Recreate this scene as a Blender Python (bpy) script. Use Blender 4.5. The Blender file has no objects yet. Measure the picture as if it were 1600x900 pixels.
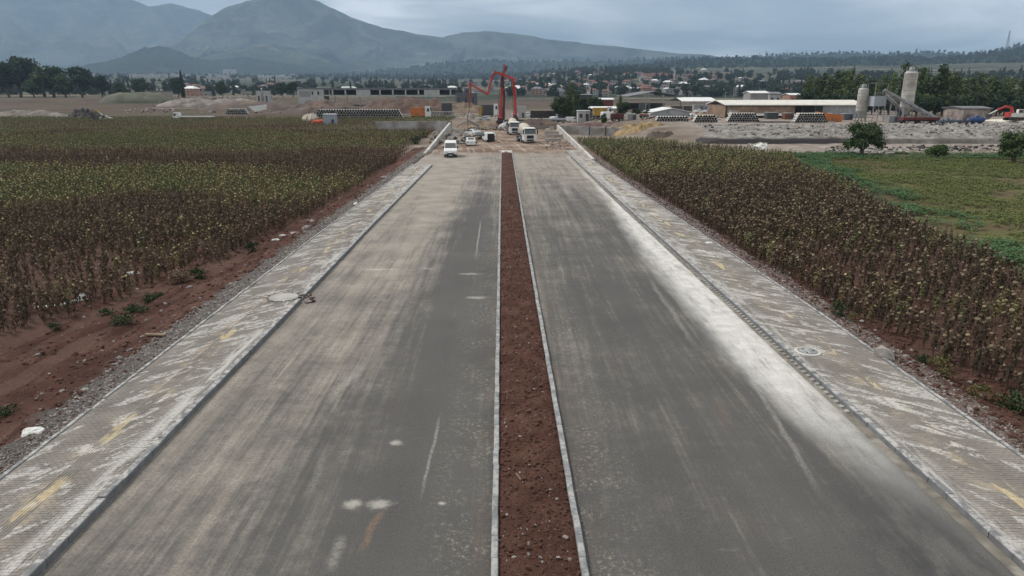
import bpy, math, random
import numpy as np
from math import radians as R, sin, cos, tan, pi, atan2

# ---------------------------------------------------------------- camera
SC = bpy.context.scene
COL = SC.collection
F, CH = 1066.67, 10.0
TH, BE = R(16.05), R(0.568)
cam = bpy.data.objects.new('camera', bpy.data.cameras.new('camera'))
COL.objects.link(cam)
cam.location = (0, 0, CH)
cam.rotation_euler = (pi/2 - TH, 0, -BE)
cam.data.lens = 24; cam.data.sensor_width = 36
cam.data.clip_start = .2; cam.data.clip_end = 60000
SC.camera = cam
# ---------------------------------------------------------------- world and sun
SUN_EL, SUN_AZ = R(52), R(-62)          # azimuth from +Y, clockwise: the sun stands to the left and a little ahead
w = bpy.data.worlds.new('World'); SC.world = w; w.use_nodes = True
nt = w.node_tree; nt.nodes.clear()
L = nt.links.new
def N(t, **k):
    n = nt.nodes.new(t)
    for a, b in k.items(): setattr(n, a, b)
    return n
out = N('ShaderNodeOutputWorld')
sky = N('ShaderNodeTexSky', sky_type='NISHITA', sun_disc=False, sun_elevation=SUN_EL, sun_rotation=SUN_AZ)
bg1 = N('ShaderNodeBackground'); bg1.inputs[1].default_value = .05
L(sky.outputs[0], bg1.inputs[0])
tc = N('ShaderNodeTexCoord'); sx = N('ShaderNodeSeparateXYZ'); L(tc.outputs['Generated'], sx.inputs[0])
def wm(op, a, b=None, clamp=False):
    n = N('ShaderNodeMath', operation=op, use_clamp=clamp)
    for i, v in enumerate((a, b)):
        if v is None: continue
        if isinstance(v, (int, float)): n.inputs[i].default_value = v
        else: L(v, n.inputs[i])
    return n.outputs[0]
zz = wm('MAXIMUM', sx.outputs[2], 0.0)
den = wm('ADD', zz, .16)
cx = wm('DIVIDE', sx.outputs[0], den); cy = wm('DIVIDE', sx.outputs[1], den)
cv = N('ShaderNodeCombineXYZ'); L(wm('MULTIPLY', cx, .8), cv.inputs[0]); cv.inputs[2].default_value = 3.7; L(cy, cv.inputs[1])
no = N('ShaderNodeTexNoise'); no.inputs['Scale'].default_value = .85; no.inputs['Detail'].default_value = 6; no.inputs['Roughness'].default_value = .5; no.inputs['Distortion'].default_value = .4
L(cv.outputs[0], no.inputs['Vector'])
rp = N('ShaderNodeValToRGB'); L(no.outputs[0], rp.inputs[0])
rp.color_ramp.elements[0].position = .38; rp.color_ramp.elements[0].color = (.17, .215, .26, 1)
rp.color_ramp.elements[1].position = .64; rp.color_ramp.elements[1].color = (1.0, 1.0, 1.0, 1)
e = rp.color_ramp.elements.new(.5); e.color = (.42, .465, .49, 1)
bg2 = N('ShaderNodeBackground')
wt = N('ShaderNodeMix', data_type='RGBA'); L(wm('MULTIPLY', zz, 1.6, clamp=True), wt.inputs[0]); L(rp.outputs[0], wt.inputs[6]); wt.inputs[7].default_value = (.345, .34, .33, 1); L(wt.outputs[2], bg2.inputs[0])
L(wm('ADD', wm('MULTIPLY', zz, 1.6), 1.0), bg2.inputs[1])   # an overcast sky is brighter overhead than near the horizon
mx = N('ShaderNodeMixShader'); mx.inputs[0].default_value = .9
L(bg1.outputs[0], mx.inputs[1]); L(bg2.outputs[0], mx.inputs[2]); L(mx.outputs[0], out.inputs[0])
sun = bpy.data.lights.new('sun', 'SUN'); sun.energy = 2.4; sun.angle = R(11); sun.color = (1, .93, .865)
so = bpy.data.objects.new('sun', sun); COL.objects.link(so)
so.rotation_euler = (pi/2 - SUN_EL, 0, -SUN_AZ + pi)
SC.view_settings.view_transform = 'Standard'; SC.view_settings.look = 'None'
SC.view_settings.gamma = 1; SC.view_settings.use_curve_mapping = False
SC.view_settings.exposure = 0.32
SC.cycles.volume_bounces = 1
SC.cycles.max_bounces = 6
SC.cycles.diffuse_bounces = 2
SC.cycles.use_denoising = True

rng = np.random.default_rng(7); random.seed(7)
# ---------------------------------------------------------------- geometry of the view, used to survey where things stand
def ray(px, py):
    a, b = (px-800)/F, (450-py)/F
    return (cos(TH)*sin(BE)+a*cos(BE)+b*sin(TH)*sin(BE), cos(TH)*cos(BE)-a*sin(BE)+b*sin(TH)*cos(BE), -sin(TH)+b*cos(TH))
def gp(px, py, z=0.0):
    d = ray(px, py); t = (z-CH)/d[2]; return d[0]*t, d[1]*t
def pt(px, py, Y):
    d = ray(px, py); t = Y/d[1]; return d[0]*t, CH+d[2]*t       # x, z on the upright plane at Y
def ss(a, b, x):
    t = np.clip((x-a)/(b-a), 0, 1); return t*t*(3-2*t)
# numpy value noise
_tab = rng.random((256, 256))
def vn(x, y):
    xi = np.floor(x).astype(int); yi = np.floor(y).astype(int); fx = x-xi; fy = y-yi
    fx = fx*fx*(3-2*fx); fy = fy*fy*(3-2*fy)
    a = _tab[xi & 255, yi & 255]; b = _tab[(xi+1) & 255, yi & 255]; c = _tab[xi & 255, (yi+1) & 255]; d = _tab[(xi+1) & 255, (yi+1) & 255]
    return (a*(1-fx)+b*fx)*(1-fy)+(c*(1-fx)+d*fx)*fy
def fbm(x, y, o=4, g=.5):
    x = np.asarray(x, float); y = np.asarray(y, float); s = 0; a = 1; t = 0
    for i in range(o):
        s = s+a*vn(x*2**i+17*i, y*2**i+31*i); t += a; a *= g
    return s/t
def ridged(x, y, o=4):
    s = 0; a = 1; t = 0
    for i in range(o):
        s = s+a*(1-np.abs(2*vn(x*2**i+7*i, y*2**i+3*i)-1)); t += a; a *= .5
    return s/t
def ground_z(x, y):
    x = np.asarray(x, float); y = np.asarray(y, float)
    D = np.hypot(x, y)
    p = np.interp(D, [0, 400, 700, 1000, 1500, 2500, 4000, 6000, 9000, 20000], [0, 0, 1.5, 6, 19, 46, 88, 138, 210, 300])
    az = np.degrees(np.arctan2(x, np.maximum(y, 1)))
    p = p*(1+.75*ss(-1, 7, az)*ss(700, 1500, D)*(1-ss(3000, 4500, D)))
    plat = 2.6*ss(24, 38, x)*ss(141, 155, y)*(1-ss(420, 700, y))
    rise = 5.5*ss(400, 540, y)*ss(-60, -150, x)
    return np.maximum(np.maximum(p, plat), rise)-.3
def gz(x, y): return float(ground_z(x, y))
def place(px, py):
    """ground point seen at a pixel, on the rolling ground"""
    d = ray(px, py); x, y, z = d[0]*_T, d[1]*_T, CH+d[2]*_T; g = ground_z(x, y); h = z < g; k = int(np.argmax(h)) if h.any() else 600+int(np.argmin((z-g)[600:]/_T[600:]))
    return float(x[k]), float(y[k]), float(g[k])
_T = np.geomspace(5, 15000, 1600)

# ---------------------------------------------------------------- objects
def tag(o, label=None, cat=None, group=None, kind=None):
    if label: o['label'] = label
    if cat: o['category'] = cat
    if group: o['group'] = group
    if kind: o['kind'] = kind
    return o
def empty(name, loc=(0, 0, 0), rz=0, **k):
    o = bpy.data.objects.new(name, None); COL.objects.link(o); o.location = loc; o.rotation_euler = (0, 0, rz)
    return tag(o, **k)
def link(name, me, parent=None, loc=(0, 0, 0), rz=0, **k):
    o = bpy.data.objects.new(name, me); COL.objects.link(o); o.parent = parent; o.location = loc; o.rotation_euler = (0, 0, rz)
    return tag(o, **k)
def copy_tree(o, parent=None):
    c = o.copy(); COL.objects.link(c)
    if parent is not None: c.parent = parent
    for ch in list(o.children): copy_tree(ch, c)
    return c
def arr_mesh(name, V, Q, mats, mi=None, smooth=False):
    """fast mesh from arrays; Q is (n,4) or (n,3)"""
    V = np.asarray(V, np.float32); Q = np.asarray(Q, np.int32); n, k = Q.shape
    me = bpy.data.meshes.new(name)
    me.vertices.add(len(V)); me.vertices.foreach_set('co', V.ravel())
    me.loops.add(n*k); me.loops.foreach_set('vertex_index', Q.ravel())
    me.polygons.add(n); me.polygons.foreach_set('loop_start', np.arange(0, n*k, k, dtype=np.int32))
    for m in (mats if isinstance(mats, (list, tuple)) else [mats]): me.materials.append(m)
    if mi is not None: me.polygons.foreach_set('material_index', np.asarray(mi, np.int32))
    me.polygons.foreach_set('use_smooth', np.full(n, smooth))
    me.update(calc_edges=True); me.validate(); return me
def grid_mesh(name, X, Y, Z, mats, smooth=True, mi=None):
    r, c = X.shape; V = np.stack([X, Y, Z], -1).reshape(-1, 3)
    i = np.arange(r*c).reshape(r, c)
    Q = np.stack([i[:-1, :-1], i[:-1, 1:], i[1:, 1:], i[1:, :-1]], -1).reshape(-1, 4)
    return arr_mesh(name, V, Q, mats, mi, smooth)
class MB:
    def __init__(s): s.v = []; s.f = []; s.m = []
    def add(s, V, Fs, m=0):
        b = len(s.v); s.v += [tuple(map(float, p)) for p in V]; s.f += [tuple(b+i for i in f) for f in Fs]; s.m += [m]*len(Fs); return s
    def box(s, x0, x1, y0, y1, z0, z1, m=0, tx=0, ty=0, rz=0, c=None, bev=0):
        """box; tx, ty pull the top in; rz turns it about its middle"""
        P = [(x0, y0, z0), (x1, y0, z0), (x1, y1, z0), (x0, y1, z0), (x0+tx, y0+ty, z1), (x1-tx, y0+ty, z1), (x1-tx, y1-ty, z1), (x0+tx, y1-ty, z1)]
        if rz:
            cx, cy = c or ((x0+x1)/2, (y0+y1)/2); P = [(cx+(x-cx)*cos(rz)-(y-cy)*sin(rz), cy+(x-cx)*sin(rz)+(y-cy)*cos(rz), z) for x, y, z in P]
        return s.add(P, [(3, 2, 1, 0), (4, 5, 6, 7), (0, 1, 5, 4), (1, 2, 6, 5), (2, 3, 7, 6), (3, 0, 4, 7)], m)
    def tube(s, pts, rad, n=8, m=0, cap=True):
        pts = [np.array(p, float) for p in pts]; rs = rad if isinstance(rad, (list, tuple)) else [rad]*len(pts); V = []; prev = None
        for i, p in enumerate(pts):
            d = (pts[min(i+1, len(pts)-1)]-pts[max(i-1, 0)]); d /= (np.linalg.norm(d)+1e-9)
            if prev is None: u = np.cross(d, (0, 0, 1) if abs(d[2]) < .9 else (1, 0, 0))
            else: u = prev-d*np.dot(prev, d)
            u /= np.linalg.norm(u); prev = u; q = np.cross(d, u)
            V += [p+rs[i]*(cos(2*pi*k/n)*u+sin(2*pi*k/n)*q) for k in range(n)]
        Fs = [(i*n+k, i*n+(k+1) % n, (i+1)*n+(k+1) % n, (i+1)*n+k) for i in range(len(pts)-1) for k in range(n)]
        if cap: Fs += [tuple(range(n))[::-1], tuple((len(pts)-1)*n+k for k in range(n))]
        return s.add(V, Fs, m)
    def beam(s, a, b, wd, ht, m=0, w2=None, h2=None):
        a = np.array(a, float); b = np.array(b, float); d = b-a; d /= np.linalg.norm(d)
        u = np.cross(d, (0, 1, 0) if abs(d[1]) < .9 else (1, 0, 0)); u /= np.linalg.norm(u); q = np.cross(d, u); V = []
        for p, W, H in ((a, wd, ht), (b, w2 or wd, h2 or ht)):
            V += [p+u*W/2+q*H/2, p-u*W/2+q*H/2, p-u*W/2-q*H/2, p+u*W/2-q*H/2]
        return s.add(V, [(0, 1, 2, 3), (7, 6, 5, 4), (0, 4, 5, 1), (1, 5, 6, 2), (2, 6, 7, 3), (3, 7, 4, 0)], m)
    def prism(s, prof, x0, x1, m=0, ins=0):
        """profile in (y,z) swept in x; ins narrows the top (by height)"""
        n = len(prof); zs = [p[1] for p in prof]; zm, zM = min(zs), max(zs)
        V = [(x0+ins*max(0, (z-zm)/(zM-zm)-.5)*2, y, z) for y, z in prof]+[(x1-ins*max(0, (z-zm)/(zM-zm)-.5)*2, y, z) for y, z in prof]
        return s.add(V, [tuple(range(n)), tuple(range(2*n-1, n-1, -1))]+[(i, n+i, n+(i+1) % n, (i+1) % n) for i in range(n)], m)
    def lathe(s, prof, c, axis='z', n=16, m=0, tilt=0):
        """profile of (radius, height)"""
        V = []
        for r, h in prof:
            for k in range(n):
                a = 2*pi*k/n; p = (r*cos(a), r*sin(a), h)
                if axis == 'y': p = (p[0], h*cos(tilt)-p[1]*sin(tilt), p[1]*cos(tilt)+h*sin(tilt))
                if axis == 'x': p = (h, p[0], p[1])
                V.append((c[0]+p[0], c[1]+p[1], c[2]+p[2]))
        Fs = [(i*n+k, i*n+(k+1) % n, (i+1)*n+(k+1) % n, (i+1)*n+k) for i in range(len(prof)-1) for k in range(n)]
        Fs += [tuple(range(n))[::-1], tuple((len(prof)-1)*n+k for k in range(n))]
        return s.add(V, Fs, m)
    def mesh(s, name, mats, smooth=False, fix=True):
        me = bpy.data.meshes.new(name); me.from_pydata(s.v, [], s.f)
        for m in (mats if isinstance(mats, (list, tuple)) else [mats]): me.materials.append(m)
        me.polygons.foreach_set('material_index', s.m)
        if fix:
            import bmesh
            bm = bmesh.new(); bm.from_mesh(me); bmesh.ops.recalc_face_normals(bm, faces=bm.faces); bm.to_mesh(me); bm.free()
        if smooth: me.polygons.foreach_set('use_smooth', [True]*len(me.polygons))
        me.update(); return me
    def build(s, name, mats, parent=None, smooth=False, loc=(0, 0, 0), rz=0, **k):
        return link(name, s.mesh(name, mats, smooth), parent, loc, rz, **k)

# ---------------------------------------------------------------- materials
class Mat:
    def __init__(s, name, rough=.85, metal=0, spec=.3):
        s.m = bpy.data.materials.new(name); s.m.use_nodes = True; s.t = s.m.node_tree; s.b = s.t.nodes['Principled BSDF']
        s.b.inputs['Roughness'].default_value = rough; s.b.inputs['Metallic'].default_value = metal; s.b.inputs['Specular IOR Level'].default_value = spec
        g = s.n('ShaderNodeNewGeometry'); s.P = g.outputs['Position']
        q = s.n('ShaderNodeSeparateXYZ'); s.l(s.P, q.inputs[0]); s.x, s.y, s.z = q.outputs
        s.gn = g
    def n(s, t, **k):
        n = s.t.nodes.new(t)
        for a, b in k.items(): setattr(n, a, b)
        return n
    def l(s, a, b): s.t.links.new(a, b)
    def put(s, sock, v):
        if isinstance(v, (int, float)): sock.default_value = v
        elif isinstance(v, (tuple, list)): sock.default_value = tuple(v)+(1,) if len(v) == 3 and len(sock.default_value) == 4 else v
        else: s.l(v, sock)
    def ma(s, op, a, b=0, c=None, clamp=False):
        n = s.n('ShaderNodeMath', operation=op, use_clamp=clamp); s.put(n.inputs[0], a); s.put(n.inputs[1], b)
        if c is not None: s.put(n.inputs[2], c)
        return n.outputs[0]
    def vec(s, x, y, z=0):
        n = s.n('ShaderNodeCombineXYZ'); s.put(n.inputs[0], x); s.put(n.inputs[1], y); s.put(n.inputs[2], z); return n.outputs[0]
    def sc(s, sxx, syy, szz=1, v=None):
        n = s.n('ShaderNodeVectorMath', operation='MULTIPLY'); s.l(v or s.P, n.inputs[0]); n.inputs[1].default_value = (sxx, syy, szz); return n.outputs[0]
    def rot(s, ang, v=None):
        n = s.n('ShaderNodeVectorRotate', rotation_type='Z_AXIS'); s.l(v or s.P, n.inputs['Vector']); n.inputs['Angle'].default_value = ang; return n.outputs[0]
    def noise(s, scale, v=None, det=4, ro=.55, dist=0, color=False):
        n = s.n('ShaderNodeTexNoise'); n.inputs['Scale'].default_value = scale; n.inputs['Detail'].default_value = det; n.inputs['Roughness'].default_value = ro; n.inputs['Distortion'].default_value = dist
        s.l(v or s.P, n.inputs['Vector']); return n.outputs[1 if color else 0]
    def sm(s, v, a, b, lo=0, hi=1):
        n = s.n('ShaderNodeMapRange', interpolation_type='SMOOTHSTEP'); s.put(n.inputs[0], v); n.inputs[1].default_value = a; n.inputs[2].default_value = b; n.inputs[3].default_value = lo; n.inputs[4].default_value = hi; return n.outputs[0]
    def band(s, v, a, b, c, d):
        return s.ma('MULTIPLY', s.sm(v, a, b), s.sm(v, c, d, 1, 0))
    def mix(s, f, a, b, mode='MIX'):
        n = s.n('ShaderNodeMix', data_type='RGBA', blend_type=mode); s.put(n.inputs[0], f); s.put(n.inputs[6], a); s.put(n.inputs[7], b); return n.outputs[2]
    def ramp(s, v, els):
        n = s.n('ShaderNodeValToRGB'); s.l(v, n.inputs[0]); e = n.color_ramp.elements
        while len(e) < len(els): e.new(.5)
        for i, (p, c) in enumerate(els): e[i].position = p; e[i].color = tuple(c)+(1,)
        return n.outputs[0]
    def rand(s):
        return s.n('ShaderNodeObjectInfo').outputs['Random']
    def bump(s, h, st=.5, d=.02):
        n = s.n('ShaderNodeBump'); n.inputs['Strength'].default_value = st; n.inputs['Distance'].default_value = d; s.l(h, n.inputs['Height']); s.l(n.outputs[0], s.b.inputs['Normal'])
    def done(s, col):
        s.put(s.b.inputs['Base Color'], col); return s.m
def simple(name, c, rough=.8, metal=0, var=.25, scale=3.0, spec=.3, dirt=None, objvar=0):
    """one colour broken up by noise, with optional dirt colour"""
    M = Mat(name, rough, metal, spec); nz = M.noise(scale, det=5)
    a = tuple(x*(1-var) for x in c); b = tuple(min(1, x*(1+var)) for x in c)
    col = M.ramp(nz, [(.3, a), (.7, b)])
    if dirt: col = M.mix(M.sm(M.noise(scale*.6, det=6), .48, .68), col, dirt)
    if objvar: col = M.mix(M.ma('MULTIPLY', M.rand(), objvar), col, tuple(x*.45 for x in c))
    return M.done(col)
# ---- asphalt with dust
def asphalt():
    M = Mat('asphalt', .9, spec=.25); x, y = M.x, M.y
    agg = M.noise(38, det=3, ro=.7)
    st = M.noise(1, M.sc(1.3, .045), 8, .66); st2 = M.noise(1, M.sc(5.0, .16), 7, .68); st3 = M.noise(1, M.sc(.5, .02), 3)
    bl = M.noise(.22, det=5, ro=.6); tr = M.noise(1, M.sc(.5, 2.4), 5, .65)
    base = M.ramp(M.ma('ADD', M.ma('MULTIPLY', bl, .5), M.ma('MULTIPLY', st3, .5)), [(.36, (.052, .051, .049)), (.64, (.088, .085, .080))])
    base = M.mix(M.sm(agg, .38, .68, 0, .7), base, (.145, .138, .128)); base = M.mix(M.sm(M.noise(16, det=5, ro=.8), .50, .66, 0, .6), base, (.045, .042, .04))
    # beige dust: more towards the far end, beside the left kerb, in wheel tracks
    far = M.sm(y, 28, 105)
    lk = M.band(x, -11, -9.9, -9.3, -4.5)
    cen = M.band(x, -8.5, -6.6, -6.0, -3.2)
    rk = M.band(x, 1.4, 2.0, 2.3, 4.2)
    lm = M.band(x, -2.4, -.9, -.5, .1)
    a = M.ma('ADD', M.ma('ADD', M.ma('MULTIPLY', lk, .42), .12), M.ma('MULTIPLY', far, .62))
    a = M.ma('ADD', a, M.ma('MULTIPLY', cen, M.sm(y, 12, 40, .1, .38)))
    dark = M.ma('MULTIPLY', M.band(x, -4.2, -2.8, -1.4, -.4), M.sm(y, 45, 95, .34, .1))
    darkr = M.ma('MULTIPLY', M.band(x, 2.6, 4, 7.8, 9.4), M.sm(y, 55, 110, .08, .03))
    a = M.ma('SUBTRACT', M.ma('SUBTRACT', a, dark), darkr)
    a = M.ma('ADD', a, M.ma('MULTIPLY', M.ma('SUBTRACT', st, .5), 1.35))
    a = M.ma('ADD', a, M.ma('MULTIPLY', M.ma('SUBTRACT', st2, .5), 1.1))
    a = M.ma('ADD', a, M.ma('MULTIPLY', M.ma('SUBTRACT', bl, .5), .9)); a = M.ma('ADD', a, M.ma('MULTIPLY', M.ma('SUBTRACT', M.noise(2.4, det=9, ro=.78), .5), 1.0)); a = M.ma('SUBTRACT', a, M.sm(y, 9, 24, .16, 0))
    fine = M.sm(M.noise(12, det=6, ro=.8), .32, .66, .5, 1.3)
    a = M.ma('MULTIPLY', M.sm(a, -.05, 1.0), fine, clamp=True)
    dustc = M.ramp(M.noise(.5, det=4), [(.35, (.235, .211, .179)), (.65, (.335, .302, .256))])
    col = M.mix(a, base, dustc)
    # reddish mud carried off the median and the building site
    mud = M.ma('MULTIPLY', M.sm(M.noise(1, M.sc(1.2, .16), 5, .6), .62, .8), .35)
    col = M.mix(mud, col, (.17, .105, .07))
    # crumbly pale spill along the median kerbs
    sp = M.ma('MULTIPLY', M.ma('ADD', rk, lm, clamp=True), M.ma('MULTIPLY', M.sm(M.noise(7, det=8, ro=.78), .50, .64), M.sm(M.noise(.7, det=5), .36, .6)))
    col = M.mix(M.ma('MULTIPLY', sp, .6), col, (.36, .335, .26))
    sp2 = M.ma('MULTIPLY', M.ma('ADD', M.band(x, 1.4, 1.8, 1.9, 2.8), M.band(x, -1.0, -.6, -.5, .1), clamp=True), M.ma('MULTIPLY', M.sm(M.noise(9, det=8, ro=.8), .5, .62), M.sm(M.noise(.5, det=5), .42, .58)))
    col = M.mix(M.ma('MULTIPLY', sp2, .75), col, (.15, .085, .055))
    # pale smears lying across the lanes and white spots
    sm = M.ma('MULTIPLY', M.sm(tr, .64, .78), M.sm(M.noise(.09, det=2), .42, .6))
    col = M.mix(M.ma('MULTIPLY', sm, .3), col, (.40, .38, .33))
    spt = M.sm(M.noise(2.2, det=3, ro=.6), .73, .8)
    col = M.mix(M.ma('MULTIPLY', spt, .6), col, (.5, .48, .43))
    for (px, py, rx, ry, s) in ((552, 787, .30, .20, .6), (592, 787, .30, .22, .6), (690, 787, .10, .08, .9), (619, 692, .18, .16, .55), (745, 465, .5, .25, .5), (590, 421, .9, .18, .6), (735, 428, .6, .2, .5), (668, 420, .3, .1, .4)):
        gx, gy = gp(px, py); dx = M.ma('DIVIDE', M.ma('SUBTRACT', x, gx), rx); dy = M.ma('DIVIDE', M.ma('SUBTRACT', y, gy), ry)
        r = M.ma('ADD', M.ma('SQRT', M.ma('ADD', M.ma('MULTIPLY', dx, dx), M.ma('MULTIPLY', dy, dy))), M.ma('MULTIPLY', M.ma('SUBTRACT', M.noise(3.5, det=9, ro=.7), .5), 3.2))
        col = M.mix(M.ma('MULTIPLY', M.sm(r, .0, 1.5, 1, 0), s), col, (.48, .46, .41))
    # thin scratched lines drawn by tyres
    for (x0, y0, x1, y1, wd, s, c) in ((690, 640, 655, 790, .05, .45, (.4, .38, .34)), (752, 340, 742, 410, .06, .6, (.4, .38, .34)), (575, 560, 505, 640, .2, .4, (.42, .4, .35)), (512, 700, 475, 790, .12, .22, (.4, .38, .33)), (600, 790, 560, 870, .1, .5, (.25, .16, .1)), (535, 830, 515, 900, .14, .3, (.45, .43, .38)), (1155, 560, 1300, 800, .1, .28, (.45, .43, .4)), (1010, 430, 1100, 560, .12, .3, (.42, .4, .36))):
        ax, ay = gp(x0, y0); bx, by = gp(x1, y1); ln = math.hypot(bx-ax, by-ay); ux, uy = (bx-ax)/ln, (by-ay)/ln
        rx_, ry_ = M.ma('SUBTRACT', x, ax), M.ma('SUBTRACT', y, ay)
        al = M.ma('ADD', M.ma('MULTIPLY', rx_, ux), M.ma('MULTIPLY', ry_, uy)); ac = M.ma('ABSOLUTE', M.ma('ADD', M.ma('SUBTRACT', M.ma('MULTIPLY', ry_, ux), M.ma('MULTIPLY', rx_, uy)), M.ma('MULTIPLY', M.ma('SUBTRACT', M.noise(.8, det=3), .5), wd*3)))
        k = M.ma('MULTIPLY', M.band(al, 0, ln*.3, ln*.7, ln), M.sm(ac, wd*.3, wd*1.4, 1, 0))
        k = M.ma('MULTIPLY', k, M.sm(M.noise(9, det=5, ro=.7), .3, .6))
        col = M.mix(M.ma('MULTIPLY', k, s), col, c)
    # broad white cement-dust band beside the right kerb
    edge = M.ma('ADD', x, M.ma('MULTIPLY', M.ma('SUBTRACT', M.noise(1, M.sc(.9, .16), 8, .68), .5), 1.7))
    inner = M.ma('ADD', M.sm(y, 12, 26, 9.3, 8.2), M.sm(y, 36, 80, 0, 1.2))
    wb = M.sm(M.ma('SUBTRACT', edge, inner), -.1, 1.5)
    wb = M.ma('MULTIPLY', wb, M.sm(x, 10.55, 11.0, 1, .55))
    wb = M.ma('MULTIPLY', wb, M.ma('MULTIPLY', M.sm(y, 12, 24, .05, 1), M.sm(y, 70, 118, 1, .45)))
    wn = M.ma('MULTIPLY', M.sm(M.noise(1, M.sc(2.4, .3), 8, .7), .28, .52, .4, 1), M.sm(M.noise(12, det=5, ro=.8), .30, .52, .65, 1))
    wb = M.ma('MULTIPLY', wb, wn)
    col = M.mix(M.ma('MULTIPLY', wb, .88), col, M.ramp(M.noise(1.5, det=6), [(.3, (.50, .49, .455)), (.7, (.70, .69, .65))]))
    wet = M.ma('MULTIPLY', M.band(x, 7.6, 8.8, 10.4, 11), M.sm(y, 12, 17.5, 1, 0))
    wet = M.ma('MULTIPLY', wet, M.sm(M.noise(1, M.sc(.9, .35), 6, .65), .4, .58))
    col = M.mix(M.ma('MULTIPLY', wet, .8), col, (.045, .046, .048))
    M.bump(agg, .35, .01)
    return M.done(col)
def pav_cover(M, white=True):
    x, y = M.x, M.y
    v = M.rot(R(38)); d1 = M.noise(1, M.sc(2.3, .62, 1, v), 8, .66, .9)
    v2 = M.rot(R(-48)); d2 = M.noise(1, M.sc(2.1, .6, 1, v2), 8, .66, .9)
    big = M.noise(.22, det=2)
    d = M.ma('ADD', M.ma('MULTIPLY', d1, M.sm(x, -1, 1, 1, 0)), M.ma('MULTIPLY', d2, M.sm(x, -1, 1, 0, 1)))
    d = M.ma('ADD', d, M.ma('MULTIPLY', M.ma('SUBTRACT', big, .5), .28))
    d = M.ma('ADD', d, M.ma('MULTIPLY', M.ma('SUBTRACT', M.noise(14, det=5, ro=.75), .5), .2))
    d = M.ma('ADD', d, M.sm(y, 20, 90, 0, .035))
    return d
def paver_mat():
    M = Mat('paver_concrete', .92, spec=.2); x, y = M.x, M.y
    col = M.ramp(M.noise(.8, det=5), [(.35, (.165, .150, .131)), (.65, (.235, .216, .188))])
    col = M.mix(M.ma('MULTIPLY', M.rand(), .15), col, (.09, .08, .075))
    col = M.mix(M.sm(M.noise(30, det=3, ro=.7), .35, .7, 0, .3), col, (.30, .28, .26))
    d = pav_cover(M)
    # sandy cover along the tactile strip
    cxl = M.ma('ABSOLUTE', M.ma('ADD', x, 11.75)); cxr = M.ma('ABSOLUTE', M.ma('SUBTRACT', x, 12.7))
    sand = M.ma('MULTIPLY', M.sm(M.ma('MINIMUM', cxl, cxr), .15, .75, 1, 0), M.sm(M.noise(1.3, det=6), .48, .62))
    col = M.mix(M.ma('MULTIPLY', sand, .42), col, (.44, .36, .25))
    wf = M.ma('MULTIPLY', M.sm(d, .525, .57), M.sm(M.noise(6, det=8, ro=.75), .36, .56))
    kerbside = M.ma('ADD', M.band(x, -11, -10.55, -10.45, -10.3), M.ma('MULTIPLY', M.band(x, 11.0, 11.3, 11.45, 12.0), .8), clamp=True)
    wf = M.ma('MAXIMUM', wf, M.ma('MULTIPLY', kerbside, M.sm(M.noise(1, M.sc(2.4, .35), 7, .7), .44, .58)))
    col = M.mix(M.ma('MULTIPLY', wf, .70), col, (.56, .55, .52))
    M.bump(M.noise(30, det=3), .3, .006)
    return M.done(col)
def tactile_mat():
    M = Mat('tactile_yellow', .85)
    ex = M.noise(1, M.sc(1.3, .42), 6, .62)
    col = M.ramp(M.noise(5, det=4), [(.35, (.42, .345, .19)), (.65, (.54, .455, .28))])
    d = pav_cover(M)
    col = M.mix(M.sm(M.noise(9, det=7, ro=.75), .42, .60, 0, .85), col, (.34, .29, .22))
    cov = M.sm(ex, .53, .60, 1, 0)
    col = M.mix(cov, col, M.ramp(M.noise(.8, det=5), [(.35, (.165, .15, .131)), (.65, (.23, .21, .183))]))
    col = M.mix(M.ma('MULTIPLY', M.sm(d, .54, .62), .85), col, (.52, .50, .46))
    return M.done(col)
def kerb_mat(name, a, b, dust=.3):
    M = Mat(name, .88); col = M.ramp(M.noise(2.5, det=6), [(.35, a), (.65, b)])
    col = M.mix(M.ma('MULTIPLY', M.rand(), .35), col, tuple(v*.7 for v in a))
    dn = M.sep = M.n('ShaderNodeSeparateXYZ'); M.l(M.gn.outputs['Normal'], dn.inputs[0])
    up = M.sm(dn.outputs[2], .3, .9)
    col = M.mix(M.ma('MULTIPLY', up, M.sm(M.noise(3.5, det=7, ro=.7), .42, .6, 0, dust)), col, (.50, .49, .46))
    col = M.mix(M.sm(M.noise(6, det=7, ro=.7), .58, .75, 0, .5), col, (.15, .12, .10))
    M.bump(M.noise(25, det=3), .25, .006); return M.done(col)
def soil_mat(name, a, b, c, sc=.5, peb=(.35, .27, .22)):
    M = Mat(name, .97, spec=.1)
    col = M.ramp(M.noise(sc, det=7, ro=.62), [(.30, a), (.5, b), (.72, c)])
    col = M.mix(M.sm(M.noise(11, det=5, ro=.75), .3, .75, .35, 0), col, tuple(v*.45 for v in a))
    col = M.mix(M.sm(M.noise(16, det=2), .70, .76, 0, .7), col, peb)
    M.bump(M.noise(9, det=7, ro=.7), .9, .06); return M.done(col)
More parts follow.
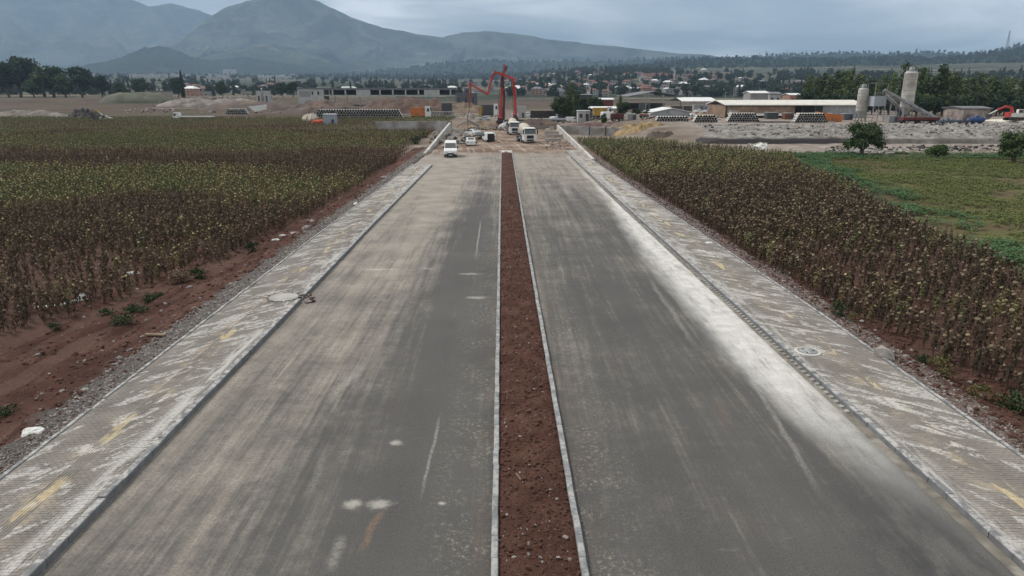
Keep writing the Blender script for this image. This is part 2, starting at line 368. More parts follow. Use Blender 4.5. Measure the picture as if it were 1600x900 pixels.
def verge_mat(name, a, b, c, sc=.5):
    M = Mat(name, .97, spec=.1); col = M.ramp(M.noise(sc, det=8, ro=.66), [(.30, a), (.5, b), (.72, c)])
    tr = M.noise(1, M.sc(2.2, .22), 6, .65); col = M.mix(M.sm(tr, .5, .62, 0, .55), col, tuple(v*.5 for v in a))
    col = M.mix(M.sm(M.noise(10, det=6, ro=.78), .3, .72, .45, 0), col, tuple(v*.4 for v in a))
    e = M.ma('ADD', M.x, M.ma('MULTIPLY', M.ma('SUBTRACT', M.noise(.6, det=6, ro=.6), .5), 2.4))
    g = M.ma('MAXIMUM', M.ma('MULTIPLY', M.sm(e, -14.9, -14.4), M.sm(M.x, -1, 1, 1, 0)), M.ma('MULTIPLY', M.sm(e, 15.3, 16.0, 1, 0), M.sm(M.x, -1, 1)))
    gc = M.mix(M.sm(M.x, -1, 1), (.165, .155, .145), (.23, .175, .15)); gc = M.mix(M.sm(M.noise(14, det=5, ro=.8), .4, .6), M.mix(.5, gc, (.03, .026, .024)), gc)
    col = M.mix(M.ma('MULTIPLY', g, .9), col, gc)
    M.bump(M.noise(8, det=8, ro=.75), 1.0, .09); return M.done(col)
A = {}
A['asphalt'] = asphalt(); A['paver'] = paver_mat(); A['tactile'] = tactile_mat()
A['kerb'] = kerb_mat('kerb_concrete', (.15, .155, .16), (.23, .235, .235), .75)
A['kerb_med'] = kerb_mat('median_kerb_concrete', (.17, .18, .185), (.25, .26, .262), .5)
A['soil'] = soil_mat('red_soil', (.056, .028, .021), (.088, .045, .033), (.145, .080, .060), .8)
A['verge'] = verge_mat('verge_soil', (.066, .033, .025), (.108, .056, .042), (.19, .112, .086), .35)
A['gravel'] = simple('gravel_stone', (.25, .23, .215), .95, var=.4, scale=4, objvar=.3)
A['gravel_dark'] = simple('gravel_dark', (.13, .118, .108), .95, var=.4, scale=4)
A['clod'] = simple('soil_clod', (.080, .039, .028), .97, var=.45, scale=3)
A['concrete'] = simple('site_concrete', (.34, .335, .32), .9, var=.3, scale=.35, dirt=(.2, .17, .14))
A['whitewall'] = simple('pale_cast_concrete', (.50, .485, .45), .9, var=.22, scale=.6, dirt=(.33, .29, .24))
A['rock'] = simple('rock_grey', (.27, .245, .225), .93, var=.4, scale=2.5)

def gm():
    """dirt, fields and hillside of the wide terrain"""
    M = Mat('terrain_ground', .97, spec=.1); x, y = M.x, M.y
    D = M.ma('SQRT', M.ma('ADD', M.ma('MULTIPLY', x, x), M.ma('MULTIPLY', y, y)))
    near = M.ramp(M.noise(.35, det=7, ro=.6), [(.3, (.048, .028, .022)), (.55, (.080, .047, .036)), (.75, (.11, .068, .052))])
    near = M.mix(M.sm(M.noise(7, det=5, ro=.7), .4, .7, 0, .5), near, (.15, .09, .07))
    mid = M.ramp(M.noise(1, M.sc(.010, .045), 7, .62), [(.38, (.045, .038, .029)), (.46, (.110, .078, .055)), (.52, (.065, .046, .036)), (.58, (.075, .050, .038)), (.64, (.19, .165, .135))])
    mid = M.mix(M.sm(M.noise(.35, det=6, ro=.7), .4, .7, 0, .35), mid, (.16, .135, .11))
    grn = M.sm(M.noise(1, M.sc(.02, .05), 5), .55, .62, 0, .8)
    mid = M.mix(grn, mid, (.075, .085, .045))
    vo = M.n('ShaderNodeTexVoronoi'); vo.inputs['Scale'].default_value = 1; M.l(M.sc(.0042, .0026), vo.inputs['Vector'])
    q = M.n('ShaderNodeSeparateColor'); M.l(vo.outputs['Color'], q.inputs[0])
    farc = M.ramp(q.outputs[0], [(.0, (.024, .036, .024)), (.34, (.030, .042, .027)), (.42, (.22, .17, .115)), (.54, (.035, .045, .028)), (.72, (.25, .20, .14)), (.86, (.028, .040, .026))])
    farc = M.mix(M.sm(M.noise(.02, det=7, ro=.7), .46, .60, 0, .7), farc, (.030, .042, .028))
    site = M.ma('MULTIPLY', M.sm(x, -20, -10), M.sm(y, 120, 150)); 
    col = M.mix(M.sm(y, 262, 285), near, mid)
    yard = M.ramp(M.noise(1, M.sc(.05, .12), 7, .65), [(.3, (.10, .078, .06)), (.5, (.19, .158, .128)), (.7, (.32, .29, .25))])
    yard = M.mix(M.sm(M.noise(1.1, det=6, ro=.7), .45, .65, 0, .5), yard, (.12, .085, .065))
    yd = M.ma('MULTIPLY', M.sm(y, 112, 122), M.ma('MULTIPLY', M.sm(x, -22, -16), 1.0))
    yd = M.ma('MAXIMUM', yd, M.ma('MULTIPLY', M.sm(y, 176, 190), M.sm(x, -60, -25)))
    yd = M.ma('MULTIPLY', yd, M.sm(y, 330, 480, 1, 0))
    gf = M.ma('MULTIPLY', M.ma('MULTIPLY', M.sm(x, 30, 36), M.sm(y, 116, 122, 1, 0)), M.sm(y, 34, 40))
    grass = M.ramp(M.noise(1, M.sc(.10, .16), 6, .6), [(.30, (.085, .055, .040)), (.46, (.105, .085, .045)), (.6, (.105, .110, .042)), (.75, (.095, .120, .038))])
    col = M.mix(yd, col, yard)
    trk = M.ma('MULTIPLY', M.sm(x, 38, 46), M.band(y, 116, 121, 300, 320))
    col = M.mix(trk, col, M.mix(M.sm(M.noise(.4, det=6), .4, .6), (.30, .265, .235), (.20, .16, .13)))
    col = M.mix(gf, col, grass)
    col = M.mix(M.sm(D, 560, 900), col, farc)
    M.bump(M.noise(2.2, det=7, ro=.7), .8, .15); return M.done(col)
A['ground'] = gm()

# ---------------------------------------------------------------- lines of the road (distance, offset)
def pl(pts): 
    a = np.array(pts, float); return lambda y: np.interp(y, a[:, 0], a[:, 1])
LKO = pl([(4, -13.5), (17, -13.45), (46, -13.55), (98, -13.1), (130, -13.1)])      # outer faces of the outer kerbs
LKI = pl([(4, -10.03), (12, -10.05), (33, -10.10), (52, -10.22), (130, -10.2)])    # road faces of the inner kerbs
MKL = pl([(4, -.30), (12, -.33), (47, -.50), (122, -.75)])
MKR = pl([(4, 1.78), (12, 1.77), (47, 1.56), (122, 1.26)])
RKI = pl([(4, 11.3), (12, 11.25), (30, 11.08), (60, 10.78), (100, 10.55), (130, 10.55)])
RKO = pl([(4, 14.6), (17, 14.55), (30, 14.6), (60, 13.95), (100, 13.2), (185, 13.1)])
Y0 = 5.0

# ---- wide terrain (polar sheet out to the horizon)
rr = np.concatenate([[.5, 4], np.geomspace(9, 12800, 220)]); az = np.radians(np.linspace(-60, 60, 360))
RR, AZ = np.meshgrid(rr, az, indexing='ij'); X = RR*np.sin(AZ); Y = RR*np.cos(AZ)
Z = ground_z(X, Y)+(fbm(X/40, Y/40, 4)-.5)*.5*ss(250, 500, RR)+(fbm(X/300+9, Y/300, 4)-.5)*np.clip((RR-700)/2500, 0, 1)*22
inroad = (np.abs(X) < 16) & (Y < 128); Z = np.where(inroad, -.4, Z)
link('terrain', grid_mesh('terrain', X, Y, Z, A['ground']), kind='structure')
back = MB(); 
V = [(-11000, -500, -.6), (11000, -500, -.6), (11000, 4, -.6), (-11000, 4, -.6)]
back.add(V, [(0, 1, 2, 3)]).build('ground', A['ground'], kind='structure')
# ---- carriageways
def ribbon(name, f0, f1, y0, y1, z, mat, dy=1.0, nx=2, zf=None, **k):
    ys = np.arange(y0, y1+dy*.5, dy); t = np.linspace(0, 1, nx); a = f0(ys)[:, None]; b = f1(ys)[:, None]
    X = a+(b-a)*t[None]; Y = np.repeat(ys[:, None], nx, 1); Z = np.full_like(X, z) if zf is None else zf(X, Y)
    return link(name, grid_mesh(name, X, Y, Z, mat), **k)
def roadz(X, Y): return (fbm(X/2.5, Y/4, 3)-.5)*.02+(fbm(X*1.2, Y*1.2, 3)-.5)*.25*ss(119, 132, Y)
ribbon('road', lambda y: LKI(y)-.05, lambda y: MKL(y)+.1, Y0, 118, 0, A['asphalt'], 1.0, 20, roadz, kind='structure')
ribbon('road', lambda y: MKR(y)-.1, lambda y: RKI(y)+.05, Y0, 118, 0, A['asphalt'], 1.0, 20, roadz, kind='structure')
def muddy():
    M = Mat('site_mud', .95); x, y = M.x, M.y
    v = M.ma('ADD', x, M.ma('MULTIPLY', M.ma('POWER', M.ma('MAXIMUM', M.ma('SUBTRACT', y, 112), 0), 1.3), .035))
    tr = M.noise(1, M.sc(1.4, .05, 1, M.vec(v, y)), 6, .6)
    a = M.ramp(M.noise(.16, det=7, ro=.65), [(.42, (.115, .068, .046)), (.52, (.19, .132, .095)), (.66, (.34, .29, .23))])
    a = M.mix(M.sm(tr, .5, .60, 0, .6), a, (.13, .078, .052)); a = M.mix(M.sm(M.noise(1, M.sc(1.8, .05, 1, M.vec(v, M.ma('ADD', y, 300))), 6, .6), .55, .64, 0, .6), a, (.40, .36, .30))
    a = M.mix(M.sm(M.noise(3, det=6, ro=.7), .5, .7, 0, .4), a, (.46, .42, .36))
    a = M.mix(M.sm(y, 110, 121, .7, 0), a, (.30, .28, .245))
    M.bump(M.noise(2.5, det=6), .8, .08); return M.done(a)
A['mud'] = muddy()
ribbon('dirt_apron', lambda y: np.full_like(y, -13.2), lambda y: np.full_like(y, -10.0), 96.9, 118, -.004, A['mud'], .6, 12, lambda X, Y: -.004+(fbm(X, Y, 3)-.5)*.14, kind='structure')
def mudz(X, Y):
    rut = np.sin((X+.035*np.maximum(Y-112, 0)**1.3)*2.4)*.03
    z = .006+(fbm(X/3, Y/5, 4)-.5)*.34*ss(116, 128, Y)+rut*ss(112, 122, Y)
    return z-.35*ss(12.2, 13.0, np.abs(X))*ss(124, 128, Y)*0
ribbon('dirt_apron', lambda y: np.full_like(y, -13.0)+0*y, lambda y: np.full_like(y, 13.0), 112.5, 190, 0, A['mud'], .6, 60, mudz, kind='structure')

# ---- kerbs: every stone that shows is a stone of its own
def kerb_unit(name, wid, ht, lenh, mat, bev=.018):
    x0, x1 = -wid/2, wid/2; b = bev; p = [(x0, -.12), (x1, -.12), (x1, ht-b), (x1-b, ht), (x0+b, ht), (x0, ht-b)]
    V = [(x, 0.006, z) for x, z in p]+[(x, lenh-.006, z) for x, z in p]; n = 6; m = MB()
    m.add(V, [tuple(range(n)), tuple(range(2*n-1, n-1, -1))]+[(i, n+i, n+(i+1) % n, (i+1) % n) for i in range(n)])
    return m.mesh(name, mat)
def kerb(label, f, side, wid, ht, y0, y1, mat, gaps=(), step=.78, z=0.0):
    """side = +1: f is the left face, stone lies to its right"""
    root = empty('kerb', (0, 0, 0), kind='structure'); root['label'] = label
    me = kerb_unit('kerb_stone', wid, ht, step, mat); y = y0
    while y < y1:
        if not any(a < y+step*.5 < b for a, b in gaps):
            xa, xb = float(f(y)), float(f(y+step)); o = bpy.data.objects.new('kerb_stone', me); COL.objects.link(o); o.parent = root
            big = rng.random() < .05
            o.location = ((xa+side*wid/2)+rng.normal(0, .005+.012*big), y, z+rng.normal(0, .0035+.01*big)); o.rotation_euler = (rng.normal(0, .003), rng.normal(0, .012), -atan2(xb-xa, step)+rng.normal(0, .004+.015*big))
        y += step
    return root
kerb('low concrete edging along the left pavement, field side', LKO, 1, .13, .20, Y0, 97, A['kerb'], step=.8)
kerb('tall kerb between the left pavement and the carriageway', LKI, -1, .20, .19, Y0, 97, A['kerb'], gaps=((32.2, 33.4),), step=.78)
kerb('pale kerb on the left edge of the soil median', MKL, 1, .155, .15, Y0, 121.5, A['kerb_med'])
kerb('pale kerb on the right edge of the soil median', MKR, -1, .155, .15, Y0, 121.5, A['kerb_med'])
kerb('kerb between the right carriageway and its pavement', RKI, 1, .20, .17, Y0, 121, A['kerb'])
kerb('concrete edging along the right pavement, field side', RKO, -1, .13, .20, Y0, 103, A['kerb'], step=.8)
# concrete gutter on the right with short cast blocks, at the foot of the kerb
C_g = simple('gutter_concrete', (.17, .155, .13), .92, var=.4, scale=1.6, dirt=(.30, .28, .245))
gut = ribbon('gutter', lambda y: RKI(y)-.32, lambda y: RKI(y)-.02, Y0, 110, .006, C_g, 1.0, 2, kind='structure')
gb = MB()
y = 20.0
while y < 75:
    xx = float(RKI(y)); gb.box(xx-.17, xx-.03, y, y+.17, .012, .05+rng.random()*.01, tx=.01, ty=.01); y += .36
gb.build('edging_block', A['concrete'], gut, kind='stuff')

# ---- pavements: separate paving blocks on a bed
def pavement(label, f0, f1, y0, y1, z, hole, tact):
    bed = ribbon('pavement', f0, f1, y0, y1, z-.007, A['paver'], 1.0, 4, kind='structure'); bed['label'] = label
    bx, by = .20, .10; sl, sw = bx-.005, by-.005
    xs = np.arange(-16, 16, bx); ys = np.arange(y0, 62, by)
    GX, GY = np.meshgrid(xs, ys); GX = GX+np.where((np.round(GY/by).astype(int) % 2) == 0, 0, bx/2)
    GX = GX.ravel(); GY = GY.ravel(); k = (GX > f0(GY)+.01) & (GX+bx < f1(GY)-.01)
    cx, cy = GX+bx/2, GY+by/2
    tcx = tact(cy); k &= np.abs(cx-tcx) > .30
    for hx, hy, hr in hole: k &= np.hypot(cx-hx, cy-hy) > hr
    GX, GY = GX[k], GY[k]; n = len(GX); Zt = z+rng.normal(0, .0018, n)+(fbm(GX*1.5, GY*1.5, 3)-.5)*.012
    # nearest blocks in view, one object each
    vis = (GY > 10.5) & (np.abs(GX+.1-(-.0)) < GY*.76+1.5)
    d = np.where(vis, GY, 1e9); idx = np.argsort(d)[:300]
    pm = MB().box(0, sl, 0, sw, -.03, 0, tx=.003, ty=.003).mesh('paver', A['paver'])
    for i in idx:
        o = bpy.data.objects.new('paver', pm); COL.objects.link(o); o.parent = bed; o.location = (GX[i], GY[i], Zt[i]); o.rotation_euler = (rng.normal(0, .008), rng.normal(0, .008), rng.normal(0, .01))
    m = np.ones(n, bool); m[idx] = False; GX, GY, Zt = GX[m], GY[m], Zt[m]; n = len(GX)
    t1 = rng.normal(0, .0015, (n, 4))
    P = np.zeros((n, 8, 3)); ox = [0, sl, sl, 0]; oy = [0, 0, sw, sw]
    for j in range(4):
        P[:, j] = np.stack([GX+ox[j], GY+oy[j], Zt-.03], -1); P[:, 4+j] = np.stack([GX+ox[j]+(.003 if ox[j] == 0 else -.003), GY+oy[j]+(.003 if oy[j] == 0 else -.003), Zt+t1[:, j]], -1)
    q = np.array([(4, 5, 6, 7), (0, 1, 5, 4), (1, 2, 6, 5), (3, 0, 4, 7)]); Q = (q[None]+8*np.arange(n)[:, None, None]).reshape(-1, 4)
    link('paver', arr_mesh('pavers', P.reshape(-1, 3), Q, A['paver']), bed, kind='stuff')
    # ribbed tactile tiles
    tm = MB().box(-.2, .2, 0, .396, -.03, -.004)
    for r in range(5): tm.box(-.175+r*.08, -.145+r*.08, .01, .386, -.004, .006, tx=.006)
    tm = tm.mesh('tactile_tile', A['tactile']); y = y0
    c = 0
    while y < y1-.4 and c < 280:
        if all(math.hypot(float(tact(y))-hx, y+.2-hy) > hr+.15 for hx, hy, hr in hole):
            o = bpy.data.objects.new('tactile_tile', tm); COL.objects.link(o); o.parent = bed; o.location = (float(tact(y)), y, z+rng.normal(0, .002)); o.rotation_euler = (0, 0, rng.normal(0, .008)); c += 1
        y += .4
    return bed
ML = gp(443, 464, .17); MR = gp(1262, 549, .17)
TL = pl([(5, -11.75), (98, -11.6)]); TR = pl([(5, 12.95), (30, 12.85), (60, 12.35), (122, 11.9)])
pavement('left pavement of small grey blocks with yellow ribbed strip', lambda y: LKO(y)+.13, lambda y: LKI(y)-.20, Y0, 97, .165, [(ML[0], ML[1], .95)], TL)
pavement('right pavement of small grey blocks with yellow ribbed strip', lambda y: RKI(y)+.20, lambda y: RKO(y)-.13, Y0, 121, .155, [(MR[0], MR[1], .60)], TR)
# ---- median soil
def medz(X, Y):
    a = MKL(Y)+.155; b = MKR(Y)-.155; t = (X-a)/(b-a); e = np.clip(4*t*(1-t), 0, 1)
    return .03+.10*e**.6+(fbm(X*4, Y*4, 5, .6)-.5)*.21*(.2+.8*e)+(fbm(X*14, Y*14, 2)-.5)*.075
ys = np.concatenate([np.arange(Y0, 30, .06), np.arange(30, 60, .14), np.arange(60, 119, .3)])
t = np.linspace(0, 1, 34); aa = (MKL(ys)+.15)[:, None]; bb = (MKR(ys)-.15)[:, None]; X = aa+(bb-aa)*t; Y = np.repeat(ys[:, None], 34, 1)
med = link('median', grid_mesh('median', X, Y, medz(X, Y), A['soil']), kind='structure')
apr = MB().box(-.62, 1.12, 117, 121.6, -.1, .12).build('paving_slab', A['whitewall'], med)
# ---- loose stones and clods
def rocks(n, X, Y, Z, S, mats, mi=None, name='stones'):
    """n small irregular stones as one mesh"""
    t = (1+5**.5)/2
    B = np.array([(-1, t, 0), (1, t, 0), (-1, -t, 0), (1, -t, 0), (0, -1, t), (0, 1, t), (0, -1, -t), (0, 1, -t), (t, 0, -1), (t, 0, 1), (-t, 0, -1), (-t, 0, 1)])/1.9
    Fc = np.array([(0, 11, 5), (0, 5, 1), (0, 1, 7), (0, 7, 10), (0, 10, 11), (1, 5, 9), (5, 11, 4), (11, 10, 2), (10, 7, 6), (7, 1, 8), (3, 9, 4), (3, 4, 2), (3, 2, 6), (3, 6, 8), (3, 8, 9), (4, 9, 5), (2, 4, 11), (6, 2, 10), (8, 6, 7), (9, 8, 1)])
    V = B[None]*(1+rng.normal(0, .22, (n, 12, 1))); an = rng.random(n)*6.283; st = rng.uniform(.55, 1.3, (n, 3)); st[:, 2] *= .7
    V = V*st[:, None]; c, s = np.cos(an)[:, None], np.sin(an)[:, None]
    V = np.stack([V[..., 0]*c-V[..., 1]*s, V[..., 0]*s+V[..., 1]*c, V[..., 2]], -1)*np.asarray(S)[:, None, None]
    V = V+np.stack([X, Y, Z], -1)[:, None]; Q = (Fc[None]+12*np.arange(n)[:, None, None]).reshape(-1, 3)
    if mi is not None: mi = np.repeat(mi, 20)
    return arr_mesh(name, V.reshape(-1, 3), Q, mats, mi)
n = 9000; Y = 10+58*rng.random(n)**1.7; a, b = MKL(Y)+.17, MKR(Y)-.17; X = a+(b-a)*rng.random(n)
S = .012+.045*rng.random(n)**4; S = S*(1+.5*(rng.random(n) < .05)); mi = (rng.random(n) < .07).astype(int)
link('soil_clods', rocks(n, X, Y, medz(X, Y)+S*.3, S, [A['clod'], A['gravel']], mi), kind='stuff', label='loose red clods and pebbles on the median soil')
# ---- verges
FEL = pl([(5, -26), (22, -23), (27, -21.8), (37, -18.2), (49, -16.6), (60, -16.0), (75, -15.6), (110, -15.9), (125, -17.6), (300, -19)])   # edge of the left field
FER = pl([(5, 20.5), (20, 17.3), (26, 16.2), (33, 15.3), (50, 14.9), (80, 14.4), (110, 14.2), (170, 15.0), (300, 16)])                     # edge of the right field
def vergez(X, Y, s):
    k = np.abs(X)-np.abs(LKO(Y) if s < 0 else RKO(Y))
    z = .12-.42*ss(.5, 4.5 if s < 0 else 2.6, k)
    z = z+(fbm(X/1.5, Y/2.2, 5, .6)-.5)*.42*ss(.1, 1.2, k)+(fbm(X*3, Y*3, 3)-.5)*.09*ss(0, .5, k)
    if s < 0: z = z+np.sin(k*4.4+fbm(X/3, Y/9, 2)*5)*.07*ss(1.2, 2.5, k)*(1-ss(6, 8, k))       # ruts
    return z
for s, f0, f1 in ((-1, lambda y: FEL(y)-6, lambda y: LKO(y)-.005), (1, lambda y: RKO(y)+.005, lambda y: FER(y)+6)):
    ys = np.concatenate([np.arange(Y0, 45, .16), np.arange(45, 132, .5)]); t = np.linspace(0, 1, 70)
    a, b = f0(ys)[:, None], f1(ys)[:, None]; X = a+(b-a)*t; Y = np.repeat(ys[:, None], 70, 1)
    link('verge', grid_mesh('verge', X, Y, vergez(X, Y, s), A['verge']), kind='structure', label='red soil verge beside the %s pavement' % ('left' if s < 0 else 'right'))
for s, n, wmax in ((-1, 19000, 1.25), (1, 19000, 1.5)):
    Y = 11+100*rng.random(n)**1.9; k = .03+wmax*rng.random(n)**1.35*(.45+.9*fbm(Y/5, Y*0+3*s, 3)); k = np.minimum(k, 2.6)
    X = (LKO(Y)-k) if s < 0 else (RKO(Y)+k); S = (.011+.034*rng.random(n)**4)*(1+Y/70)
    S = np.minimum(S, np.maximum(.02, k*.5))
    mi = rng.choice([0, 0, 0, 3, 1, 2], n) if s < 0 else rng.choice([0, 1, 3, 3, 2], n)
    link('gravel', rocks(n, X, Y, vergez(X, Y, s)+S*.2, S, [A['rock'], A['clod'], A['gravel'], A['gravel_dark']], mi), kind='stuff', label='%s gravel lying outside the %s pavement edging' % (('grey', 'left') if s < 0 else ('pinkish', 'right')))
    n2 = 7000; Y = 11+80*rng.random(n2)**1.6; k = 1.0+7.5*rng.random(n2)**1.6; X = (LKO(Y)-k) if s < 0 else (RKO(Y)+k*.45)
    S = .02+.11*rng.random(n2)**5; mi = (rng.random(n2) < .12).astype(int)
    link('soil_clods', rocks(n2, X, Y, vergez(X, Y, s)+S*.2, S, [A['clod'], A['gravel']], mi), kind='stuff', label='red clods scattered on the %s verge' % ('left' if s < 0 else 'right'))
# ================================================================ hills and mountains
def hillmat(name, a, b, c, fields=.5, sc=1.0):
    M = Mat(name, .97, spec=.05)
    col = M.ramp(M.noise(.0026*sc, det=9, ro=.66, dist=.8), [(.38, a), (.60, b)])
    f = M.noise(1, M.sc(.0035*sc, .0035*sc, .012*sc), 5, .55)
    col = M.mix(M.sm(f, .60, .66, 0, fields), col, c)
    col = M.mix(M.sm(M.noise(.035*sc, det=6, ro=.75), .42, .62, 0, .6), col, tuple(v*.5 for v in a))
    return M.done(col)
A['mtn'] = hillmat('mountain_forest_shading', (.004, .012, .010), (.090, .102, .070), (.24, .22, .16), .4)  # forest tones, contrast raised to paint in the light and shade of ridges
A['hill'] = hillmat('wooded_hill', (.012, .023, .015), (.030, .042, .026), (.15, .125, .09), .2, 2.5)
RID = []
def ridge(name, D, prof, depth, back, nx, mat, az0=-46, az1=46, base=None, rough=.12, crest=4, tree=0, seed=0, label=None):
    """a mountain: its crest stands at distance D, with the skyline surveyed from prof (pixel x, pixel y)"""
    p = np.array(prof, float); a = np.linspace(az0, az1, nx)
    pa, ph = [], []
    for x, y in p:
        d = ray(x, y); h = math.hypot(d[0], d[1]); pa.append(math.degrees(atan2(d[0], d[1]))); ph.append(CH+d[2]/h*D)
    H = np.interp(a, pa, ph)
    t = np.concatenate([np.linspace(0, 1, 70), np.linspace(1, 1.9, 20)[1:]])
    TT, AZ = np.meshgrid(t, np.radians(a), indexing='ij')
    wob = (fbm(AZ*9+seed, TT*0+seed, 3)-.5)*.16*D*(0)
    r = np.where(TT <= 1, D-depth+depth*TT, D+(TT-1)/.9*back)
    X, Y = r*np.sin(AZ), r*np.cos(AZ)
    base_z = ground_z(X, Y)-25 if base is None else base
    s = np.where(TT <= 1, TT, np.maximum(0, 1-(TT-1)/.9))
    # spurs and gullies running down the face
    wx = (fbm(AZ*14+seed, TT*2, 3)-.5)*1.1; g = ridged(AZ*D/(depth*.30)+seed+wx+TT*.6, TT*1.1+seed*2, 6)**1.3; shape = s**1.15
    Hh = H[None, :]-base_z
    mod = 1-rough*3.2*(1-g)*np.sin(np.clip(s, 0, 1)*pi)**.8
    Z = base_z+Hh*shape*mod+(fbm(X/160+seed, Y/160, 4)-.5)*Hh*.05*np.minimum(1, s*2)
    if tree: Z = Z+tree*1.6*fbm(AZ*D/15, r/15+seed, 3)**2*ss(.15, .5, s)
    RID.append((X, Y, Z, s, D))
    return link(name, grid_mesh(name, X, Y, Z, mat), kind='structure', label=label)
ridge('mountain', 11000, [(-500, 60), (-300, 25), (-120, -8), (0, -22), (90, -30), (150, -22), (205, -2), (232, 10), (270, 5), (300, 13), (340, 26), (420, 40), (480, 60), (600, 110), (2200, 130)], 2600, 1600, 700, A['mtn'], rough=.27, seed=3, label='pale hazy mountain farthest left')
ridge('mountain', 8200, [(-500, 130), (-100, 124), (100, 116), (180, 100), (225, 90), (280, 66), (305, 46), (325, 28), (350, 14), (385, 1), (420, -8), (470, -6), (500, 2), (522, 14), (560, 31), (600, 43), (650, 53), (692, 58), (722, 50), (760, 48), (800, 52), (850, 60), (900, 66), (950, 71), (1000, 77), (1060, 83), (1100, 85), (1150, 93), (1200, 97), (1400, 112), (2100, 130)], 2900, 1600, 1100, A['mtn'], rough=.29, seed=11, label='broad blue mountain whose long shoulder runs down to the right')
ridge('hill', 5400, [(-500, 122), (150, 122), (560, 118), (640, 108), (700, 100), (760, 97), (820, 99), (900, 97), (960, 98), (1020, 94), (1090, 92), (1150, 94), (1200, 89), (1290, 86), (1330, 84), (1400, 86), (1460, 84), (1510, 87), (1545, 84), (1570, 78), (1600, 71), (1700, 60), (2100, 50)], 1700, 1200, 1500, A['hill'], rough=.16, tree=14, seed=23, label='long low wooded hill behind the hillside town')
ridge('hill', 3600, [(-500, 126), (700, 124), (900, 117), (1000, 108), (1080, 99), (1180, 95), (1260, 99), (1330, 97), (1400, 93), (1450, 96), (1500, 94), (1560, 86), (1600, 82), (1700, 74), (2100, 56)], 1100, 700, 1500, A['hill'], rough=.10, tree=14, seed=31, label='nearer wooded hill rising to the right')
ridge('hill', 5600, [(-200, 122), (60, 112), (110, 108), (150, 100), (185, 92), (205, 84), (225, 76), (250, 73), (270, 77), (300, 90), (330, 95), (380, 90), (430, 97), (500, 108), (600, 116), (2100, 126)], 1100, 900, 700, A['hill'], az0=-46, az1=8, rough=.22, tree=12, seed=41, label='small cone shaped hill behind the distant white town')

# ================================================================ foliage
def leafm(name, a, b, c=None):
    M = Mat(name, .8, spec=.2); col = M.ramp(M.noise(.9, det=3), [(.32, a), (.66, b)])
    if c: col = M.mix(M.sm(M.noise(2.5, det=3), .56, .68, 0, .7), col, c)
    col = M.mix(M.ma('MULTIPLY', M.rand(), .4), col, tuple(v*.6 for v in a)); return M.done(col)
A['leaf'] = leafm('leaf_green', (.030, .050, .020), (.080, .115, .042))
A['poplar'] = leafm('leaf_poplar', (.060, .095, .036), (.155, .195, .070))
A['leafdark'] = leafm('leaf_dark', (.020, .038, .022), (.050, .076, .040))
A['leafbush'] = leafm('leaf_bush', (.038, .070, .027), (.100, .145, .050))
A['bark'] = simple('bark', (.11, .085, .065), .95, var=.4)
A['fardark'] = leafm('leaf_far', (.022, .038, .022), (.052, .074, .038))
def leafcloud(lobes, n, size, mat, name='crown', flat=.55, shell=.55):
    """n small leaf-sized quads spread through overlapping lobes (cx,cy,cz,rx,ry,rz)"""
    lb = np.array(lobes, float); wv = (lb[:, 3]*lb[:, 4]*lb[:, 5])**.67; k = rng.choice(len(lb), n, p=wv/wv.sum())
    d = rng.normal(size=(n, 3)); d /= np.linalg.norm(d, axis=1)[:, None]
    r = (shell+(1-shell)*rng.random(n))*(1+.14*rng.normal(size=n)); C = lb[k, :3]+d*lb[k, 3:]*r[:, None]
    nr = d+rng.normal(0, flat, (n, 3)); nr /= np.linalg.norm(nr, axis=1)[:, None]
    u = np.cross(nr, rng.normal(size=(n, 3))); u /= np.linalg.norm(u, axis=1)[:, None]; v = np.cross(nr, u)
    s = (size*rng.uniform(.5, 1.35, n))[:, None]; u = u*s; v = v*s*.6
    V = np.stack([C-u, C-v*.9+nr*s*.12, C+u, C+v*.9+nr*s*.12], 1).reshape(-1, 3)
    return arr_mesh(name, V, np.arange(4*n).reshape(n, 4), mat)
def lobes(n, rx, rz, zc, spread=.62, rl=.48, top=0):
    out = []
    for i in range(n):
        a = i*2.4+random.random(); h = random.uniform(-1, 1); q = math.sqrt(max(0, 1-h*h))*spread*random.uniform(.55, 1)
        w_ = rl*random.uniform(.75, 1.2)*(1-top*max(0, h))
        out.append((cos(a)*q*rx, sin(a)*q*rx, zc+h*rz*spread, rx*w_, rx*w_, rz*w_*.95))
    return out
def trunkmesh(h, r, br=5, spread=1.5, n=6, top=None):
    m = MB(); top = top or h
    m.tube([(0, 0, -.3), (.04*h, .02*h, h*.35), (.0, .03*h, h*.7), (.03*h, 0, top)], [r, r*.72, r*.5, r*.15], n)
    for i in range(br):
        a = i*2.4+.5; z0 = h*(.3+.45*i/br); L_ = spread*random.uniform(.7, 1.1)
        m.tube([(0, 0, z0), (cos(a)*L_*.5, sin(a)*L_*.5, z0+L_*.4), (cos(a)*L_, sin(a)*L_, z0+L_*.95)], [r*.45, r*.28, r*.08], 5)
    return m.mesh('trunk', A['bark'])
def tree(x, y, z, tm, cm, s, label, cat='tree', group=None, rz=None, sz=1, name='tree'):
    o = link(name, None if False else tm, None, (x, y, z), rng.random()*6 if rz is None else rz, label=label, cat=cat, group=group)
    o.name = name; o.scale = (s, s, s*sz)
    c = link('crown', cm, o); return o
